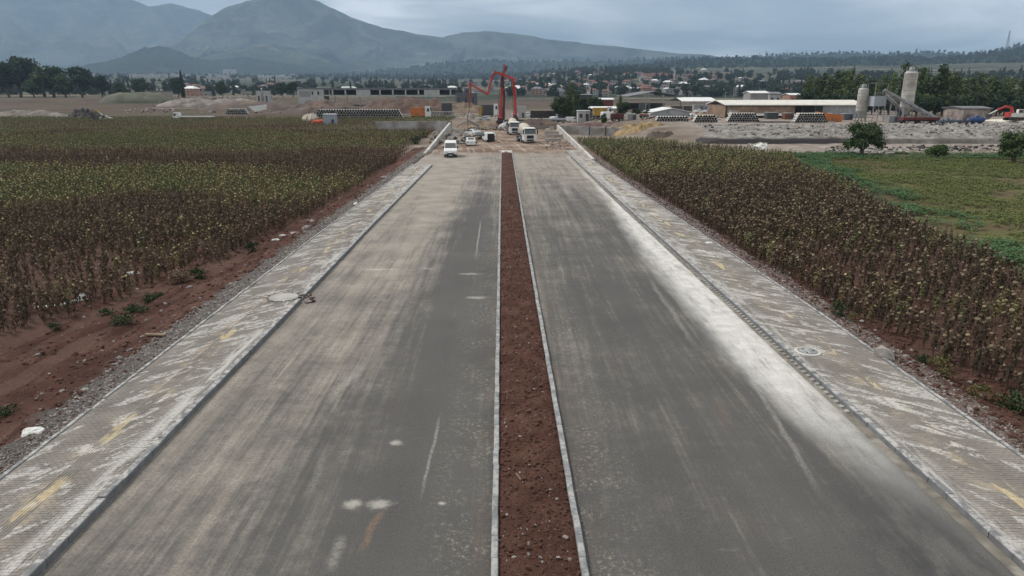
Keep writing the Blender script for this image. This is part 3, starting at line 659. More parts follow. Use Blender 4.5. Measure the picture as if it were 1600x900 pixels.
# variants
POP = []
for i in range(4):
    h = 11; lb = [(random.uniform(-.5, .5), random.uniform(-.5, .5), 1.8+k*1.05, 1.9-.12*k+random.uniform(-.35, .35), 1.9-.12*k, 1.35) for k in range(9)]
    lb += [(random.uniform(-1.4, 1.4), random.uniform(-1.2, 1.2), random.uniform(2.5, 7), 1.1, 1.1, 1.5) for k in range(5)]
    POP.append((trunkmesh(9, .22, 5, 1.4), leafcloud(lb, 2600, .30, A['poplar'] if i != 2 else A['leaf'], shell=.35)))
RND = []
for i in range(4):
    lb = lobes(13, 3.6, 3.0, 4.6, .7, .42); RND.append((trunkmesh(4.2, .3, 6, 2.3), leafcloud(lb, 2600, .34, A['leaf'] if i % 2 else A['leafdark'], shell=.45)))
CYP = (trunkmesh(6, .18, 0), leafcloud([(0, 0, 1.2+k*1.0, .95-.075*k, .95-.075*k, 1.1) for k in range(10)], 1500, .25, A['leafdark'], shell=.4))
SML = []
for i in range(4):
    lb = lobes(7, 3.2, 2.8, 3.6, .6, .5); SML.append(leafcloud(lb, 420, .75, A['fardark'], name='far_tree', shell=.6))
SML.append(leafcloud([(0, 0, 1+k*1.5, 1.5-.2*k, 1.5-.2*k, 1.4) for k in range(6)], 260, .6, A['fardark'], name='far_tree', shell=.5))
def put_tree(px, pyb, pyt, Y, var, label, **k):
    """foot at pixel (px,pyb) on the ground at distance Y, as tall as pyt says"""
    X, zt = pt(px, pyt, Y); z = gz(X, Y); tm, cm = var; top = max(v.co[2] for v in cm.vertices); s = (zt-z)/top
    w_ = k.pop('wide', 1.0); o = tree(X, Y, z-.1, tm, cm, s, label, **k); o.scale = (s*w_, s*w_, s); return o

# ================================================================ instancing for masses nobody could count
def scatter(name, P, rz, scl, idx, variants, label, tilt=None):
    me = bpy.data.meshes.new(name); n = len(P); me.vertices.add(n); me.vertices.foreach_set('co', np.asarray(P, np.float32).ravel())
    Rr = np.zeros((n, 3), np.float32); Rr[:, 2] = rz
    if tilt is not None: Rr[:, 0] = tilt[0]; Rr[:, 1] = tilt[1]
    a = me.attributes.new('rot', 'FLOAT_VECTOR', 'POINT'); a.data.foreach_set('vector', Rr.ravel())
    a = me.attributes.new('scl', 'FLOAT', 'POINT'); a.data.foreach_set('value', np.asarray(scl, np.float32))
    a = me.attributes.new('idx', 'INT', 'POINT'); a.data.foreach_set('value', np.asarray(idx, np.int32))
    o = link(name, me, kind='stuff', label=label)
    g = bpy.data.node_groups.new(name+'_nodes', 'GeometryNodeTree')
    g.interface.new_socket('Geometry', in_out='INPUT', socket_type='NodeSocketGeometry'); g.interface.new_socket('Geometry', in_out='OUTPUT', socket_type='NodeSocketGeometry')
    gi = g.nodes.new('NodeGroupInput'); go = g.nodes.new('NodeGroupOutput'); jn = g.nodes.new('GeometryNodeJoinGeometry')
    def att(nm, t):
        q = g.nodes.new('GeometryNodeInputNamedAttribute'); q.data_type = t; q.inputs[0].default_value = nm; return q
    ar, asx, ai = att('rot', 'FLOAT_VECTOR'), att('scl', 'FLOAT'), att('idx', 'INT')
    for i, me_v in enumerate(variants):
        ob = bpy.data.objects.new('instance_source', me_v)
        oi = g.nodes.new('GeometryNodeObjectInfo'); oi.inputs['Object'].default_value = ob
        ip = g.nodes.new('GeometryNodeInstanceOnPoints'); cmp_ = g.nodes.new('FunctionNodeCompare'); cmp_.data_type = 'INT'; cmp_.operation = 'EQUAL'
        out_i = [s for s in ai.outputs if s.enabled][0]
        ins = [s for s in cmp_.inputs if s.enabled]; g.links.new(out_i, ins[0]); ins[1].default_value = i
        g.links.new(gi.outputs[0], ip.inputs['Points']); g.links.new(cmp_.outputs[0], ip.inputs['Selection']); g.links.new(oi.outputs['Geometry'], ip.inputs['Instance'])
        g.links.new([s for s in ar.outputs if s.enabled][0], ip.inputs['Rotation']); g.links.new([s for s in asx.outputs if s.enabled][0], ip.inputs['Scale'])
        g.links.new(ip.outputs[0], jn.inputs[0])
    g.links.new(jn.outputs[0], go.inputs[0])
    md = o.modifiers.new('scatter', 'NODES'); md.node_group = g; return o

# ================================================================ sunflower fields
SFM = {}
for nm, st, lf, hd in (('brown', (.13, .092, .054), (.105, .070, .043), (.215, .165, .105)), ('dark', (.08, .060, .037), (.064, .048, .029), (.16, .12, .078)),
                       ('yellow', (.16, .135, .06), (.165, .140, .055), (.47, .41, .20)), ('green', (.10, .108, .045), (.098, .108, .042), (.30, .30, .13))):
    SFM[nm] = (simple('stem_'+nm, st, .9, var=.3, scale=5, objvar=.5), simple('dry_leaf_'+nm, lf, .9, var=.5, scale=3, objvar=.55), simple('flower_'+nm, hd, .9, var=.35, scale=4, objvar=.6))
def sunflower_parts(kind, h, nl, seed):
    r = random.Random(seed); sm_, lm, hm = SFM[kind]; la = r.random()*6.28; bx, by = cos(la), sin(la)
    s = MB(); s.tube([(0, 0, -.15), (.01, .01, h*.5), (bx*.03, by*.03, h*.9), (bx*.12, by*.12, h), (bx*.22, by*.22, h*.93)], [.022, .018, .014, .013, .012], 4)
    # nodding disc: the pale back faces up and out
    c = np.array((bx*.24, by*.24, h*.90)); up = np.array((bx*.55, by*.55, .83)); up /= np.linalg.norm(up); u = np.cross(up, (0, 0, 1)); u /= np.linalg.norm(u); v = np.cross(up, u); R_ = r.uniform(.060, .095)
    H = MB(); V = [c+up*.035]+[c+R_*(cos(k*pi/3.5)*u+sin(k*pi/3.5)*v) for k in range(7)]+[c+R_*.8*(cos(k*pi/3.5)*u+sin(k*pi/3.5)*v)-up*.05 for k in range(7)]
    H.add(V, [(0, 1+k, 1+(k+1) % 7) for k in range(7)]+[(1+k, 8+k, 8+(k+1) % 7, 1+(k+1) % 7) for k in range(7)]+[tuple(range(14, 7, -1))])
    Lf = MB()
    for i in range(nl):
        a = i*2.4+seed; z = h*(.28+.62*i/nl); dr = r.uniform(.7, 1.35) if kind in ('brown', 'dark') else r.uniform(.25, .85); l = r.uniform(.13, .25); wd = l*r.uniform(.28, .5)
        d = np.array((cos(a), sin(a), 0)); p = np.array((-sin(a), cos(a), 0)); o = np.array((0, 0, z))
        m1 = o+d*l*.55+np.array((0, 0, -l*.15*dr)); t = o+d*l*(1.05-.45*dr)+np.array((0, 0, -l*1.25*dr)); 
        Lf.add([o, m1+p*wd+np.array((0, 0, -.04*dr)), t, m1-p*wd+np.array((0, 0, -.04*dr)), m1+np.array((0, 0, .02))], [(0, 1, 4), (1, 2, 4), (2, 3, 4), (3, 0, 4)])
    return s, H, Lf
SV = []
kinds = ['brown', 'brown', 'dark', 'yellow', 'yellow', 'green', 'green']; 
for i, kd in enumerate(kinds):
    s, H, Lf = sunflower_parts(kd, (1.35, 1.15, 1.3, 1.4, 1.25, 1.45, 1.3)[i], (11, 10, 12, 12, 11, 14, 13)[i], i*3+1)
    j = MB(); j.add(s.v, s.f, 0); j.add(H.v, H.f, 2); j.add(Lf.v, Lf.f, 1)
    jm = j.mesh('sunflower', list(SFM[kd])); SV.append((s.mesh('stem', SFM[kd][0]), H.mesh('flower_head', SFM[kd][2]), Lf.mesh('foliage', SFM[kd][1]), jm))
def field(side):
    P = []
    for (y0, y1, dx, dy) in ((12, 60, .56, .36), (60, 110, .62, .46), (110, 190, .75, .75), (190, 285, .95, 1.2)):
        if side > 0: y1 = min(y1, 172)
        if y1 <= y0: continue
        ys = np.arange(y0, y1, dy); lim = y1*.80+6
        xs = np.arange(14, lim, dx); GX, GY = np.meshgrid(xs, ys); GX, GY = GX.ravel(), GY.ravel()
        GX = GX+rng.normal(0, .07, len(GX)); GY = GY+rng.normal(0, dy*.3, len(GY))
        if side < 0:
            k = (GX > -FEL(GY)+.1+fbm(GY/2, GY*0, 2)*1.2) & (GX < GY*.80+6)
        else:
            bnd = np.interp(GY, [12, 38, 46, 58, 80, 115, 140, 172], [29.5, 29.5, 30.0, 33.5, 38.5, 46.5, 52, 60])
            k = (GX > FER(GY)+.1+fbm(GY/2, GY*0+5, 2)*.9) & (GX < np.minimum(bnd+(fbm(GY/6, GY*0, 2)-.5)*3, GY*.80+6))
            k &= GY < np.interp(GX, [14, 17, 31, 37, 46, 60], [152, 150, 142, 127, 117, 112])+(fbm(GX/3, GY*0, 2)-.5)*4
        P.append(np.stack([GX[k]*side, GY[k]], 1))
    P = np.concatenate(P); x, y = P[:, 0], P[:, 1]; n = len(P)
    keep = rng.random(n) < (.60+.5*fbm(x/3, y/3, 3)); 
    keep &= rng.random(n) < np.where(y < 46, np.where(np.abs(x) < np.abs((FEL if side < 0 else FER)(y))+2.2, .95, .58), 1.0)
    P = P[keep]; x, y = P[:, 0], P[:, 1]; n = len(P)
    q = fbm(x/22+side*7, y/15, 3)+rng.normal(0, .09, n); u = rng.random(n)
    if side < 0:   # bands across the field: brown near, yellowing at 45 to 75 m, reddish brown, then green far off
        g = np.interp(y, [20, 56, 62, 70, 88, 97, 106, 122, 145, 200, 280], [.08, .10, .46, .62, .56, .30, .22, .48, .68, .66, .8])
        g = g+(q-.5)*1.5
        idx = np.where(g > .78, 5+(u > .55), np.where(g > .52, np.where(u > .35, 3+(u > .7), 5), np.where(u < .25, 2, (u > .6))))
        idx = np.where((u < .035) & (y < 60), 3, idx)
    else:
        g = np.interp(y, [15, 40, 60, 90, 120, 170], [.12, .26, .52, .70, .82, .9])+(q-.5)*1.3
        idx = np.where(g > .84, 5+(u > .6), np.where(g > .60, np.where(u > .6, 3, np.where(u > .3, 2, 6)), np.where(u < .5, 2, (u > .72))))
        idx = np.where((u < .02) & (y < 60), 5, idx)
    idx = idx.astype(int)
    scl = rng.uniform(.66, 1.15, n)*(.88 if side < 0 else np.interp(y, [20, 45], [.95, 1.05]))*(1+.12*(fbm(x/12, y/12, 2)-.5))
    X, Yv = x, y; edge = -.3*np.ones(n)
    near = y < 130
    edge[near] = np.where(np.abs(x[near]) < (-FEL(y[near])+5.5 if side < 0 else FER(y[near])+5.5), vergez(x[near], y[near], side), -.3)
    return np.stack([x, y, edge], 1), idx, scl
SFL = []; 
for side in (-1, 1):
    P, idx, scl = field(side); rz = rng.random(len(P))*.9+2.2; rz = np.where(rng.random(len(P)) < .3, rng.random(len(P))*6.28, rz)
    d = P[:, 1]*cos(TH); infr = (np.abs(P[:, 0]-P[:, 1]*tan(BE))*F/np.maximum(d, 1) < 800) & (P[:, 1] > 13)
    order = np.argsort(np.where(infr, np.hypot(P[:, 0], P[:, 1]), 1e9))[:150]
    m = np.ones(len(P), bool); m[order] = False
    lab = 'left' if side < 0 else 'right'
    for i in order:
        s, H, Lf, jm = SV[idx[i]]; kd = kinds[idx[i]]
        desc = {'brown': 'withered brown', 'dark': 'withered dark brown', 'yellow': 'yellowing', 'green': 'still partly green'}[kd]
        o = link('sunflower', s, None, tuple(P[i]), rz[i], label='%s %s sunflower plant %s in the %s field' % ('tall' if scl[i] > (.95 if side > 0 else .8) else 'low', desc, 'on the verge edge' if abs(P[i][0]) < abs((FEL if side < 0 else FER)(P[i][1]))+1.5 else ('a few rows deep' if abs(P[i][0]) < abs((FEL if side < 0 else FER)(P[i][1]))+5 else 'toward the picture edge'), lab), cat='plant', group='%s sunflower plants in the %s field' % (desc, lab))
        o.scale = (scl[i],)*3
        link('flower_head', H, o); link('foliage', Lf, o)
    tl = (rng.normal(0, .09, m.sum()), rng.normal(0, .09, m.sum()))
    scatter('sunflower_field', P[m], rz[m], scl[m], idx[m], [v[3] for v in SV], '%s field of dried sunflowers stretching away from the road' % lab, tl)
# ---- low green crop to the right
A['crop'] = leafm('crop_leaf', (.085, .112, .030), (.140, .165, .045), (.13, .105, .045))
A['vine'] = leafm('creeper_leaf', (.045, .100, .040), (.075, .145, .055))
def tuft(nl, r, h, mat, nm):
    V, Q = [], []
    for i in range(nl):
        a = random.random()*6.28; q = r*math.sqrt(random.random()); c = np.array((cos(a)*q, sin(a)*q, h*random.uniform(.25, 1))); d = np.array((cos(a), sin(a), random.uniform(-.3, .5))); p = np.array((-sin(a), cos(a), random.uniform(-.3, .3))); s = random.uniform(.05, .11)
        b = len(V); V += [c-d*s, c-p*s*.6, c+d*s, c+p*s*.6]; Q.append((b, b+1, b+2, b+3))
    return arr_mesh(nm, V, Q, mat)
CV = [tuft(34, .30, .28, A['crop'], 'crop_tuft'), tuft(28, .34, .22, A['crop'], 'crop_tuft'), tuft(44, .40, .34, A['vine'], 'vine_tuft')]
ys = np.arange(33, 119, .42); xs = np.arange(29, 104, .62); GX, GY = np.meshgrid(xs, ys); GX, GY = GX.ravel()+rng.normal(0, .05, GX.size), GY.ravel()+rng.normal(0, .12, GX.size)
bnd = np.interp(GY, [12, 38, 46, 58, 80, 115, 140], [29.5, 29.5, 30.0, 33.5, 38.5, 46.5, 52]); k = (GX > bnd-.8) & (GX < GY*.8+6)
f = fbm(GX/9, GY/5.5, 3); pr = ss(.38, .56, f); k &= rng.random(len(GX)) < .16+.8*pr
GX, GY = GX[k], GY[k]; bnd = bnd[k]; e = GX-bnd
vine = ((e < 3.2+5*fbm(GY/7, GY*0+2, 2)-1.0) & (GY > 36) & (rng.random(len(GX)) < .7)) | ((GY > 108) & (rng.random(len(GX)) < .6)) 
idx = np.where(vine, 2, rng.integers(0, 2, len(GX))); scl = rng.uniform(.7, 1.35, len(GX))*np.where(vine, 1.25, 1)
scatter('crop_field', np.stack([GX, GY, np.full(len(GX), -.3)], 1), rng.random(len(GX))*6.28, scl, idx, CV, 'low green crop in rows right of the sunflowers')

# ---- weeds along the verges, each bush a thing
A['weed'] = leafm('weed_leaf', (.030, .050, .022), (.060, .085, .034), (.11, .09, .045))
A['weedy'] = leafm('weed_yellow', (.075, .075, .028), (.13, .115, .045), (.06, .085, .03))
A['straw'] = simple('dry_straw', (.21, .145, .10), .95, var=.3, scale=6)
def bushmesh(mat, n, rx, rz, size): return leafcloud(lobes(6, rx, rz, rz*.62, .6, .5), n, size, mat, 'foliage', shell=.25)
BW = bushmesh(A['weed'], 420, .7, .45, .07); BY = bushmesh(A['weedy'], 420, .7, .5, .06)
def bush(px, py, s, me, label, hs=1, cat='bush'):
    x, y = gp(px, py, -.15); z = float(vergez(np.array([x]), np.array([y]), -1 if x < 0 else 1)[0]) if y < 128 else gz(x, y)
    o = link('weed_bush', me, None, (x, y, z-.03), rng.random()*6, label=label, cat=cat, group='weeds along the verges'); o.scale = (s, s, s*hs)
for px, py, s, me, lb, hs in ((188, 503, 1.0, BW, 'dark green weed clump nearest the ruts on the left verge', .8), (168, 488, .8, BW, 'dark green weed clump left end of the verge patch', .7), (205, 482, .9, BW, 'green weed clump in the middle of the left verge patch', .7),
        (232, 468, .8, BW, 'green weed clump toward the far end of the left verge patch', .9), (246, 460, .6, BW, 'small green weed clump at the far end of the left verge patch', .7), (222, 486, .7, BW, 'low green weed clump on the road side of the left patch', .6),
        (88, 512, .5, BW, 'small green weed alone on the bare soil left of the ruts', 1.2), (312, 432, .9, BW, 'dark green weed bush beside the dry straw ball', 1.2), (395, 392, .8, BW, 'dark green bush at the edge of the left sunflowers', 1.6), (14, 655, .7, BW, 'green weed cut by the left picture edge', .8),
        (1440, 572, .55, BW, 'small green weed at the edging by the rock on the right verge', 1.1), (1468, 590, .95, BY, 'yellow green weed bush at the foot of the right sunflowers', 1.1), (1530, 622, .8, BY, 'reddish yellow weed bush between two sunflower stems', .9), (1565, 628, .7, BY, 'low yellowish weed bush near the bright green shrub', .8),
        (1592, 636, 1.25, BW, 'bright green shrub at the right picture edge', 1.0), (1310, 503, .7, BW, 'dark green bush leaning out of the right sunflowers', 1.6), (1330, 512, .5, BY, 'yellowish tuft beside the dark green bush on the right', 1.2), (650, 224, 2.4, BW, 'large green bush beside the left parapet wall', 1.1), (663, 214, 2.2, BW, 'green bush at the foot of the grey channel wall', .9), (960, 208, 2.6, BW, 'broad green bush in front of the right channel wall', .7), (985, 210, 2.4, BW, 'second green bush in front of the right channel wall', .6)):
    bush(px, py, s, me, lb, hs)
x, y = gp(280, 436, -.1); lb = leafcloud([(0, 0, .45, .62, .62, .5)], 1500, .07, A['straw'], 'tumbleweed', flat=1.2, shell=.1); link('straw_ball', lb, None, (x, y, float(vergez(np.array([x]), np.array([y]), -1)[0])), 0, label='round pale ball of dry brush at the field edge', cat='dry brush')
# ================================================================ building site, yards and town
def C(name, c, **k):
    if name not in A: A[name] = simple(name, c, **k)
    return A[name]
C('roof_cream', (.60, .58, .52), var=.12, scale=.5, rough=.6); C('roof_white', (.66, .67, .66), var=.12, scale=.5, rough=.6); C('roof_red', (.17, .085, .066), var=.3, scale=.8)
C('roof_grey', (.16, .165, .175), var=.25, scale=.5); C('roof_dark', (.055, .057, .062), var=.3, scale=.5)
C('wall_cream', (.33, .30, .26), var=.15, scale=.4, dirt=(.30, .26, .22)); C('wall_white', (.42, .42, .41), var=.12, scale=.4, dirt=(.38, .36, .33)); C('wall_grey', (.27, .27, .265), var=.2, scale=.3); C('wall_pink', (.34, .20, .15), var=.2, scale=.4)
C('wall_brown', (.24, .165, .115), var=.35, scale=.5); C('dark_inside', (.03, .031, .034)); C('glass_dark', (.03, .037, .045), rough=.15, spec=.6); C('steel_dark', (.07, .072, .075), var=.3)
C('steel_grey', (.30, .31, .32), var=.25, scale=.8, rough=.55); C('galv', (.36, .37, .38), var=.2, scale=.9, rough=.5, dirt=(.22, .19, .16)); C('pipe_concrete', (.52, .505, .47), var=.25, scale=1.2, objvar=.3); C('pipe_dark', (.045, .045, .05), var=.3, objvar=.4)
C('timber', (.23, .17, .11), var=.35, scale=3); C('rust', (.17, .075, .045), var=.45, scale=2); C('orange', (.50, .17, .045), var=.2, scale=1, dirt=(.30, .15, .09)); C('yellow', (.42, .27, .055), var=.25, scale=1, dirt=(.26, .17, .09))
C('red_paint', (.46, .032, .022), var=.2, scale=1.5, rough=.45, spec=.5); C('maroon', (.105, .030, .030), var=.3, scale=1); C('blue_paint', (.025, .065, .19), var=.25, scale=1, rough=.5); C('violet_grey', (.085, .085, .13), var=.25, scale=1); C('blue_grey', (.12, .145, .18), var=.25, scale=1)
C('white_paint', (.72, .73, .72), var=.06, scale=1, rough=.35, spec=.5); C('black_plastic', (.022, .022, .024), rough=.6); C('rubber', (.025, .024, .024), rough=.9); C('sheet_white', (.62, .62, .59), var=.2, scale=2); C('pale_stone', (.37, .36, .33), var=.3, scale=1.5, objvar=.3)
C('gravel_bank', (.28, .265, .24), var=.35, scale=.35, dirt=(.17, .145, .12)); C('dark_earth', (.045, .040, .038), var=.4, scale=.5); C('tan_earth', (.17, .122, .08), var=.45, scale=.35, dirt=(.09, .066, .048)); C('red_earth', (.088, .050, .037), var=.35, scale=.12, dirt=(.10, .062, .045)); C('brown_earth', (.075, .053, .042), var=.35, scale=.15, dirt=(.15, .10, .07))
def span(x0, x1, yt, yb, Y):
    a, z0 = pt(x0, yb, Y); b, _ = pt(x1, yb, Y); _, z1 = pt((x0+x1)/2, yt, Y); return a, b, z0, z1
def thing_box(name, x0, x1, yt, yb, Y, dep, mat, label, cat, group=None, parent=None):
    a, b, z0, z1 = span(x0, x1, yt, yb, Y); return MB().box(a, b, Y, Y+dep, z0, z1).build(name, mat, parent, label=label, cat=cat, group=group)
def mound(x0, x1, yt, Y, dep, mat, label, name='spoil_heap', rough=.7, n=90, sharp=1.0, zb=None, cat='heap', kind=None):
    a, _ = pt(x0, 180, Y); b, _ = pt(x1, 180, Y); _, zt = pt((x0+x1)/2, yt, Y+dep*.5); g = gz((a+b)/2, Y) if zb is None else zb
    X, Yy = np.meshgrid(np.linspace(a, b, n), np.linspace(Y, Y+dep, max(10, n//2))); u = (X-a)/(b-a)*2-1; v = (Yy-Y)/dep*2-1
    e = np.clip(1-(np.abs(u)**2.6+np.abs(v)**2.2), 0, 1)**(.75*sharp); L_ = (b-a)
    Z = g-.3+(zt-g+.3)*e*(1-rough+rough*1.7*fbm(X/(L_*.11)+yt, Yy/(L_*.11), 6, .58)); Z = np.where(e <= 0, g-.5, Z)
    return link(name, grid_mesh(name, X, Yy, Z, mat), label=label, cat=cat if not kind else None, kind=kind)
def rubble(x0, x1, y0, y1, n, s, mats, label, name='rubble', zf=gz, zbias=0):
    X, Y, Z = [], [], []
    for i in range(n):
        x, y = gp(random.uniform(x0, x1), random.uniform(y0, y1), zbias); X.append(x); Y.append(y); Z.append(zf(x, y))
    S = s*(.35+rng.random(n)**2); return link(name, rocks(n, np.array(X), np.array(Y), np.array(Z)+S*.3, S, mats, rng.integers(0, len(mats), n)), kind='stuff', label=label)
# ---- parapet walls of the bridge works
def seg_wall(label, x0, y0, z0, x1, y1, z1, th, n, base, mat, name='concrete_wall'):
    r = empty(name, (0, 0, 0), label=label, cat='wall'); d = np.array([x1-x0, y1-y0]); d /= np.linalg.norm(d); p = np.array([-d[1], d[0]])*th/2
    for i in range(n):
        f0, f1 = i/n+.0006, (i+1)/n-.0006; xa, ya, za = x0+(x1-x0)*f0, y0+(y1-y0)*f0, z0+(z1-z0)*f0; xb, yb, zb = x0+(x1-x0)*f1, y0+(y1-y0)*f1, z0+(z1-z0)*f1; j = random.uniform(-.02, .02)
        V = [(xa-p[0], ya-p[1], base), (xb-p[0], yb-p[1], base), (xb+p[0], yb+p[1], base), (xa+p[0], ya+p[1], base), (xa-p[0], ya-p[1], za+j), (xb-p[0], yb-p[1], zb+j), (xb+p[0], yb+p[1], zb+j), (xa+p[0], ya+p[1], za+j)]
        MB().add(V, [(3, 2, 1, 0), (4, 5, 6, 7), (0, 1, 5, 4), (1, 2, 6, 5), (2, 3, 7, 6), (3, 0, 4, 7)]).build('wall_panel', mat, r)
    return r
seg_wall('pale concrete parapet wall left of the muddy site entrance', -13.15, 113, .35, -14.2, 181, 2.35, .45, 14, -.6, A['whitewall'])
seg_wall('pale concrete parapet wall right of the muddy site entrance', 13.15, 103.3, .35, 13.5, 180, 1.8, .45, 16, -.6, A['whitewall'])
a, za = pt(586, 186, 187); b, zb = pt(706, 185, 187); seg_wall('grey channel wall behind the left sunflower field', a, 187, 2.3, b, 187, 2.5, .5, 9, -.6, A['concrete'])
a, za = pt(874, 196, 177); b, zb = pt(1062, 205, 158); seg_wall('grey channel wall behind the right sunflower field', a, 177, za, b, 158, zb, .5, 13, -.9, A['concrete'])
for px in (921, 946): thing_box('slot_strip', px-1, px+1, 197.5, 212, 170.5 if px < 930 else 168.3, .3, A['steel_dark'], 'dark vertical strip for a slot in the right channel wall, %s one' % ('nearer the road' if px < 930 else 'farther from the road'), 'post')  # dark boxes added before the wall stand for slots in it
# ---- mounds
C('maroon_earth', (.085, .046, .038), var=.5, scale=.5, dirt=(.20, .175, .16)); C('straw_grass', (.26, .185, .09), var=.4, scale=.6, dirt=(.13, .10, .065))
C('dull_bank', (.15, .13, .11), var=.5, scale=.25, dirt=(.24, .215, .19))
def mats_of(*k): return [A[i] for i in k]
mound(425, 562, 158.5, 345, 40, A['brown_earth'], 'dark brown spoil heap in front of the windowless concrete block')
mound(540, 716, 155, 335, 45, A['red_earth'], 'long reddish spoil heap in front of the open concrete frame')
mound(660, 760, 162, 345, 40, A['tan_earth'], 'tan spoil heap at the right end of the concrete frame')
mound(92, 138, 170, 268, 14, A['dark_earth'], 'dark earth heap beside the small digger at the far left')
mound(465, 492, 178, 255, 10, C('pale_sand', (.46, .40, .34), var=.2, scale=.6), 'small heap of pale sand beside the grey hut')
mound(-60, 96, 172, 285, 14, A['dull_bank'], 'long low bank of pale rubble at the far left', name='rubble_bank', rough=.8)
mound(290, 455, 158, 390, 40, A['brown_earth'], 'flat topped brown earth bank left of the concrete building', rough=.25)
mound(700, 800, 189, 196, 22, A['tan_earth'], 'rough tan earth heap at the foot of the red boom', rough=.5)
mound(800, 885, 187, 196, 20, A['brown_earth'], 'brown broken earth heap behind the mixer trucks', rough=.55)
mound(880, 1010, 191, 196, 18, A['maroon_earth'], 'rusty red earth and scrap strip behind the right channel wall', rough=.4)
mound(965, 1075, 192, 160, 16, A['straw_grass'], 'straw coloured earth slope right of the channel wall', rough=.5, zb=-.5)
mound(1005, 1095, 206, 146, 11, A['brown_earth'], 'low brown scrubby bank in front of the straw coloured slope', rough=.5, zb=-.5)
mound(140, 262, 143, 470, 30, C('olive_earth', (.075, .08, .05), var=.3, scale=.15), 'grassy olive earth bank below the far left trees', rough=.25)
mound(225, 420, 153, 440, 28, A['dull_bank'], 'whitish rubble bank below the tall dark cypress', name='rubble_bank', rough=.55)
mound(1560, 1680, 186, 176, 14, C('pale_gravel', (.62, .59, .50), var=.15, scale=.5), 'pale yellow gravel heap at the right picture edge', rough=.2)
mound(1528, 1600, 189, 172, 10, A['gravel_bank'], 'grey crushed stone heap between blue tank and red digger', rough=.4)
# ---- gravel levee on the right
def levee():
    a, b = 36, 150; ys = np.concatenate([np.linspace(139.5, 141, 4), np.linspace(141.15, 157, 40), [162, 168]]); xs = np.linspace(a, b, 260); X, Y = np.meshgrid(xs, ys)
    w_ = (fbm(X/9, X*0, 3)-.5)*2.2; yy = Y-w_*ss(139.5, 141, Y)*(1-ss(157, 168, Y))
    Z = np.interp(yy, [139, 141, 141.6, 143, 146, 155, 162, 170], [-.35, -.3, .7, .95, 1.6, 2.65, 2.7, 2.2])
    Z = Z*ss(36, 46, X)*1.0+(-.3)*(1-ss(36, 46, X)); Z = Z+(fbm(X*.8, Y*.9, 4)-.5)*.9*ss(142, 144, Y)*ss(36, 46, X)
    M = Mat('levee_gravel', .95); n_ = M.noise(.35, det=7, ro=.7); col = M.ramp(n_, [(.34, (.12, .108, .096)), (.5, (.245, .232, .213)), (.66, (.40, .385, .355))])
    col = M.mix(M.sm(M.noise(2.5, det=5, ro=.75), .42, .62, 0, .6), col, (.15, .13, .12))
    dk = M.ma('MULTIPLY', M.sm(M.ma('ADD', M.z, M.ma('MULTIPLY', M.noise(.2, det=5), .9)), 1.05, 1.5, 1, 0), M.sm(M.x, 68, 72, 1, .45))  # darker colour towards the foot of the bank
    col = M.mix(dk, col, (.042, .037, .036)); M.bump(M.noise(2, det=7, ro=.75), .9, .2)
    link('embankment', grid_mesh('embankment', X, Y, Z, M.done(col)), kind='structure', label='pale gravel embankment with a dark foot')
    n = 6500; X = rng.uniform(44, 145, n); Y = rng.uniform(143.5, 161, n); yz = np.interp(Y, [139, 141, 141.6, 143, 146, 155, 162, 170], [-.35, -.3, .7, .95, 1.6, 2.65, 2.7, 2.2]); S = .05+.34*rng.random(n)**5
    link('rubble', rocks(n, X, Y, yz+S*.3, S, mats_of('pale_stone', 'gravel_bank', 'rock', 'dark_earth', 'sheet_white'), rng.choice([0, 0, 1, 1, 1, 2, 2, 3], n)), kind='stuff', label='broken concrete and stones strewn over the gravel embankment')
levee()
rubble(1290, 1420, 228, 239, 360, .32, mats_of('rock', 'gravel_bank', 'dark_earth', 'pale_stone'), 'stones and spoil along the dirt track behind the green field')
rubble(1172, 1198, 222, 233, 90, .55, mats_of('sheet_white', 'gravel_bank'), 'pile of pale broken blocks at the field corner')
rubble(1420, 1600, 226, 234, 260, .4, mats_of('rock', 'dark_earth'), 'dark rubble beside the track under the embankment')
rubble(675, 745, 203, 225, 520, .55, mats_of('rock', 'timber', 'gravel_bank', 'dark_earth'), 'rubble and timber offcuts beside the left parapet wall', zf=lambda x, y: float(mudz(np.array([x]), np.array([y]))[0]))
rubble(735, 800, 192, 204, 420, .5, mats_of('tan_earth', 'gravel_bank', 'brown_earth'), 'lumps of tan earth below the red boom', zf=lambda x, y: 0)
rubble(848, 892, 203, 234, 130, .28, mats_of('gravel_bank', 'rock', 'tan_earth'), 'rubble beside the right parapet wall', zf=lambda x, y: 0)
rubble(600, 745, 172, 184, 400, .55, mats_of('pale_stone', 'gravel_bank', 'rock'), 'pale broken blocks in the yard behind the left channel wall')
rubble(860, 1010, 172, 190, 800, .55, mats_of('pale_stone', 'rust', 'rock', 'dark_earth', 'gravel_bank'), 'scrap and rubble in the yard behind the right channel wall')
rubble(190, 440, 156, 176, 420, .75, mats_of('pale_stone', 'gravel_bank', 'red_earth'), 'white and reddish rubble across the far left yard')
rubble(1000, 1130, 176, 190, 400, .5, mats_of('pale_stone', 'gravel_bank', 'rust'), 'scattered scrap in front of the grey warehouse', zbias=2)
rubble(1440, 1600, 187, 196, 400, .38, mats_of('pale_stone', 'gravel_bank', 'rock'), 'grey rubble around the tanks on the embankment', zbias=2.3)
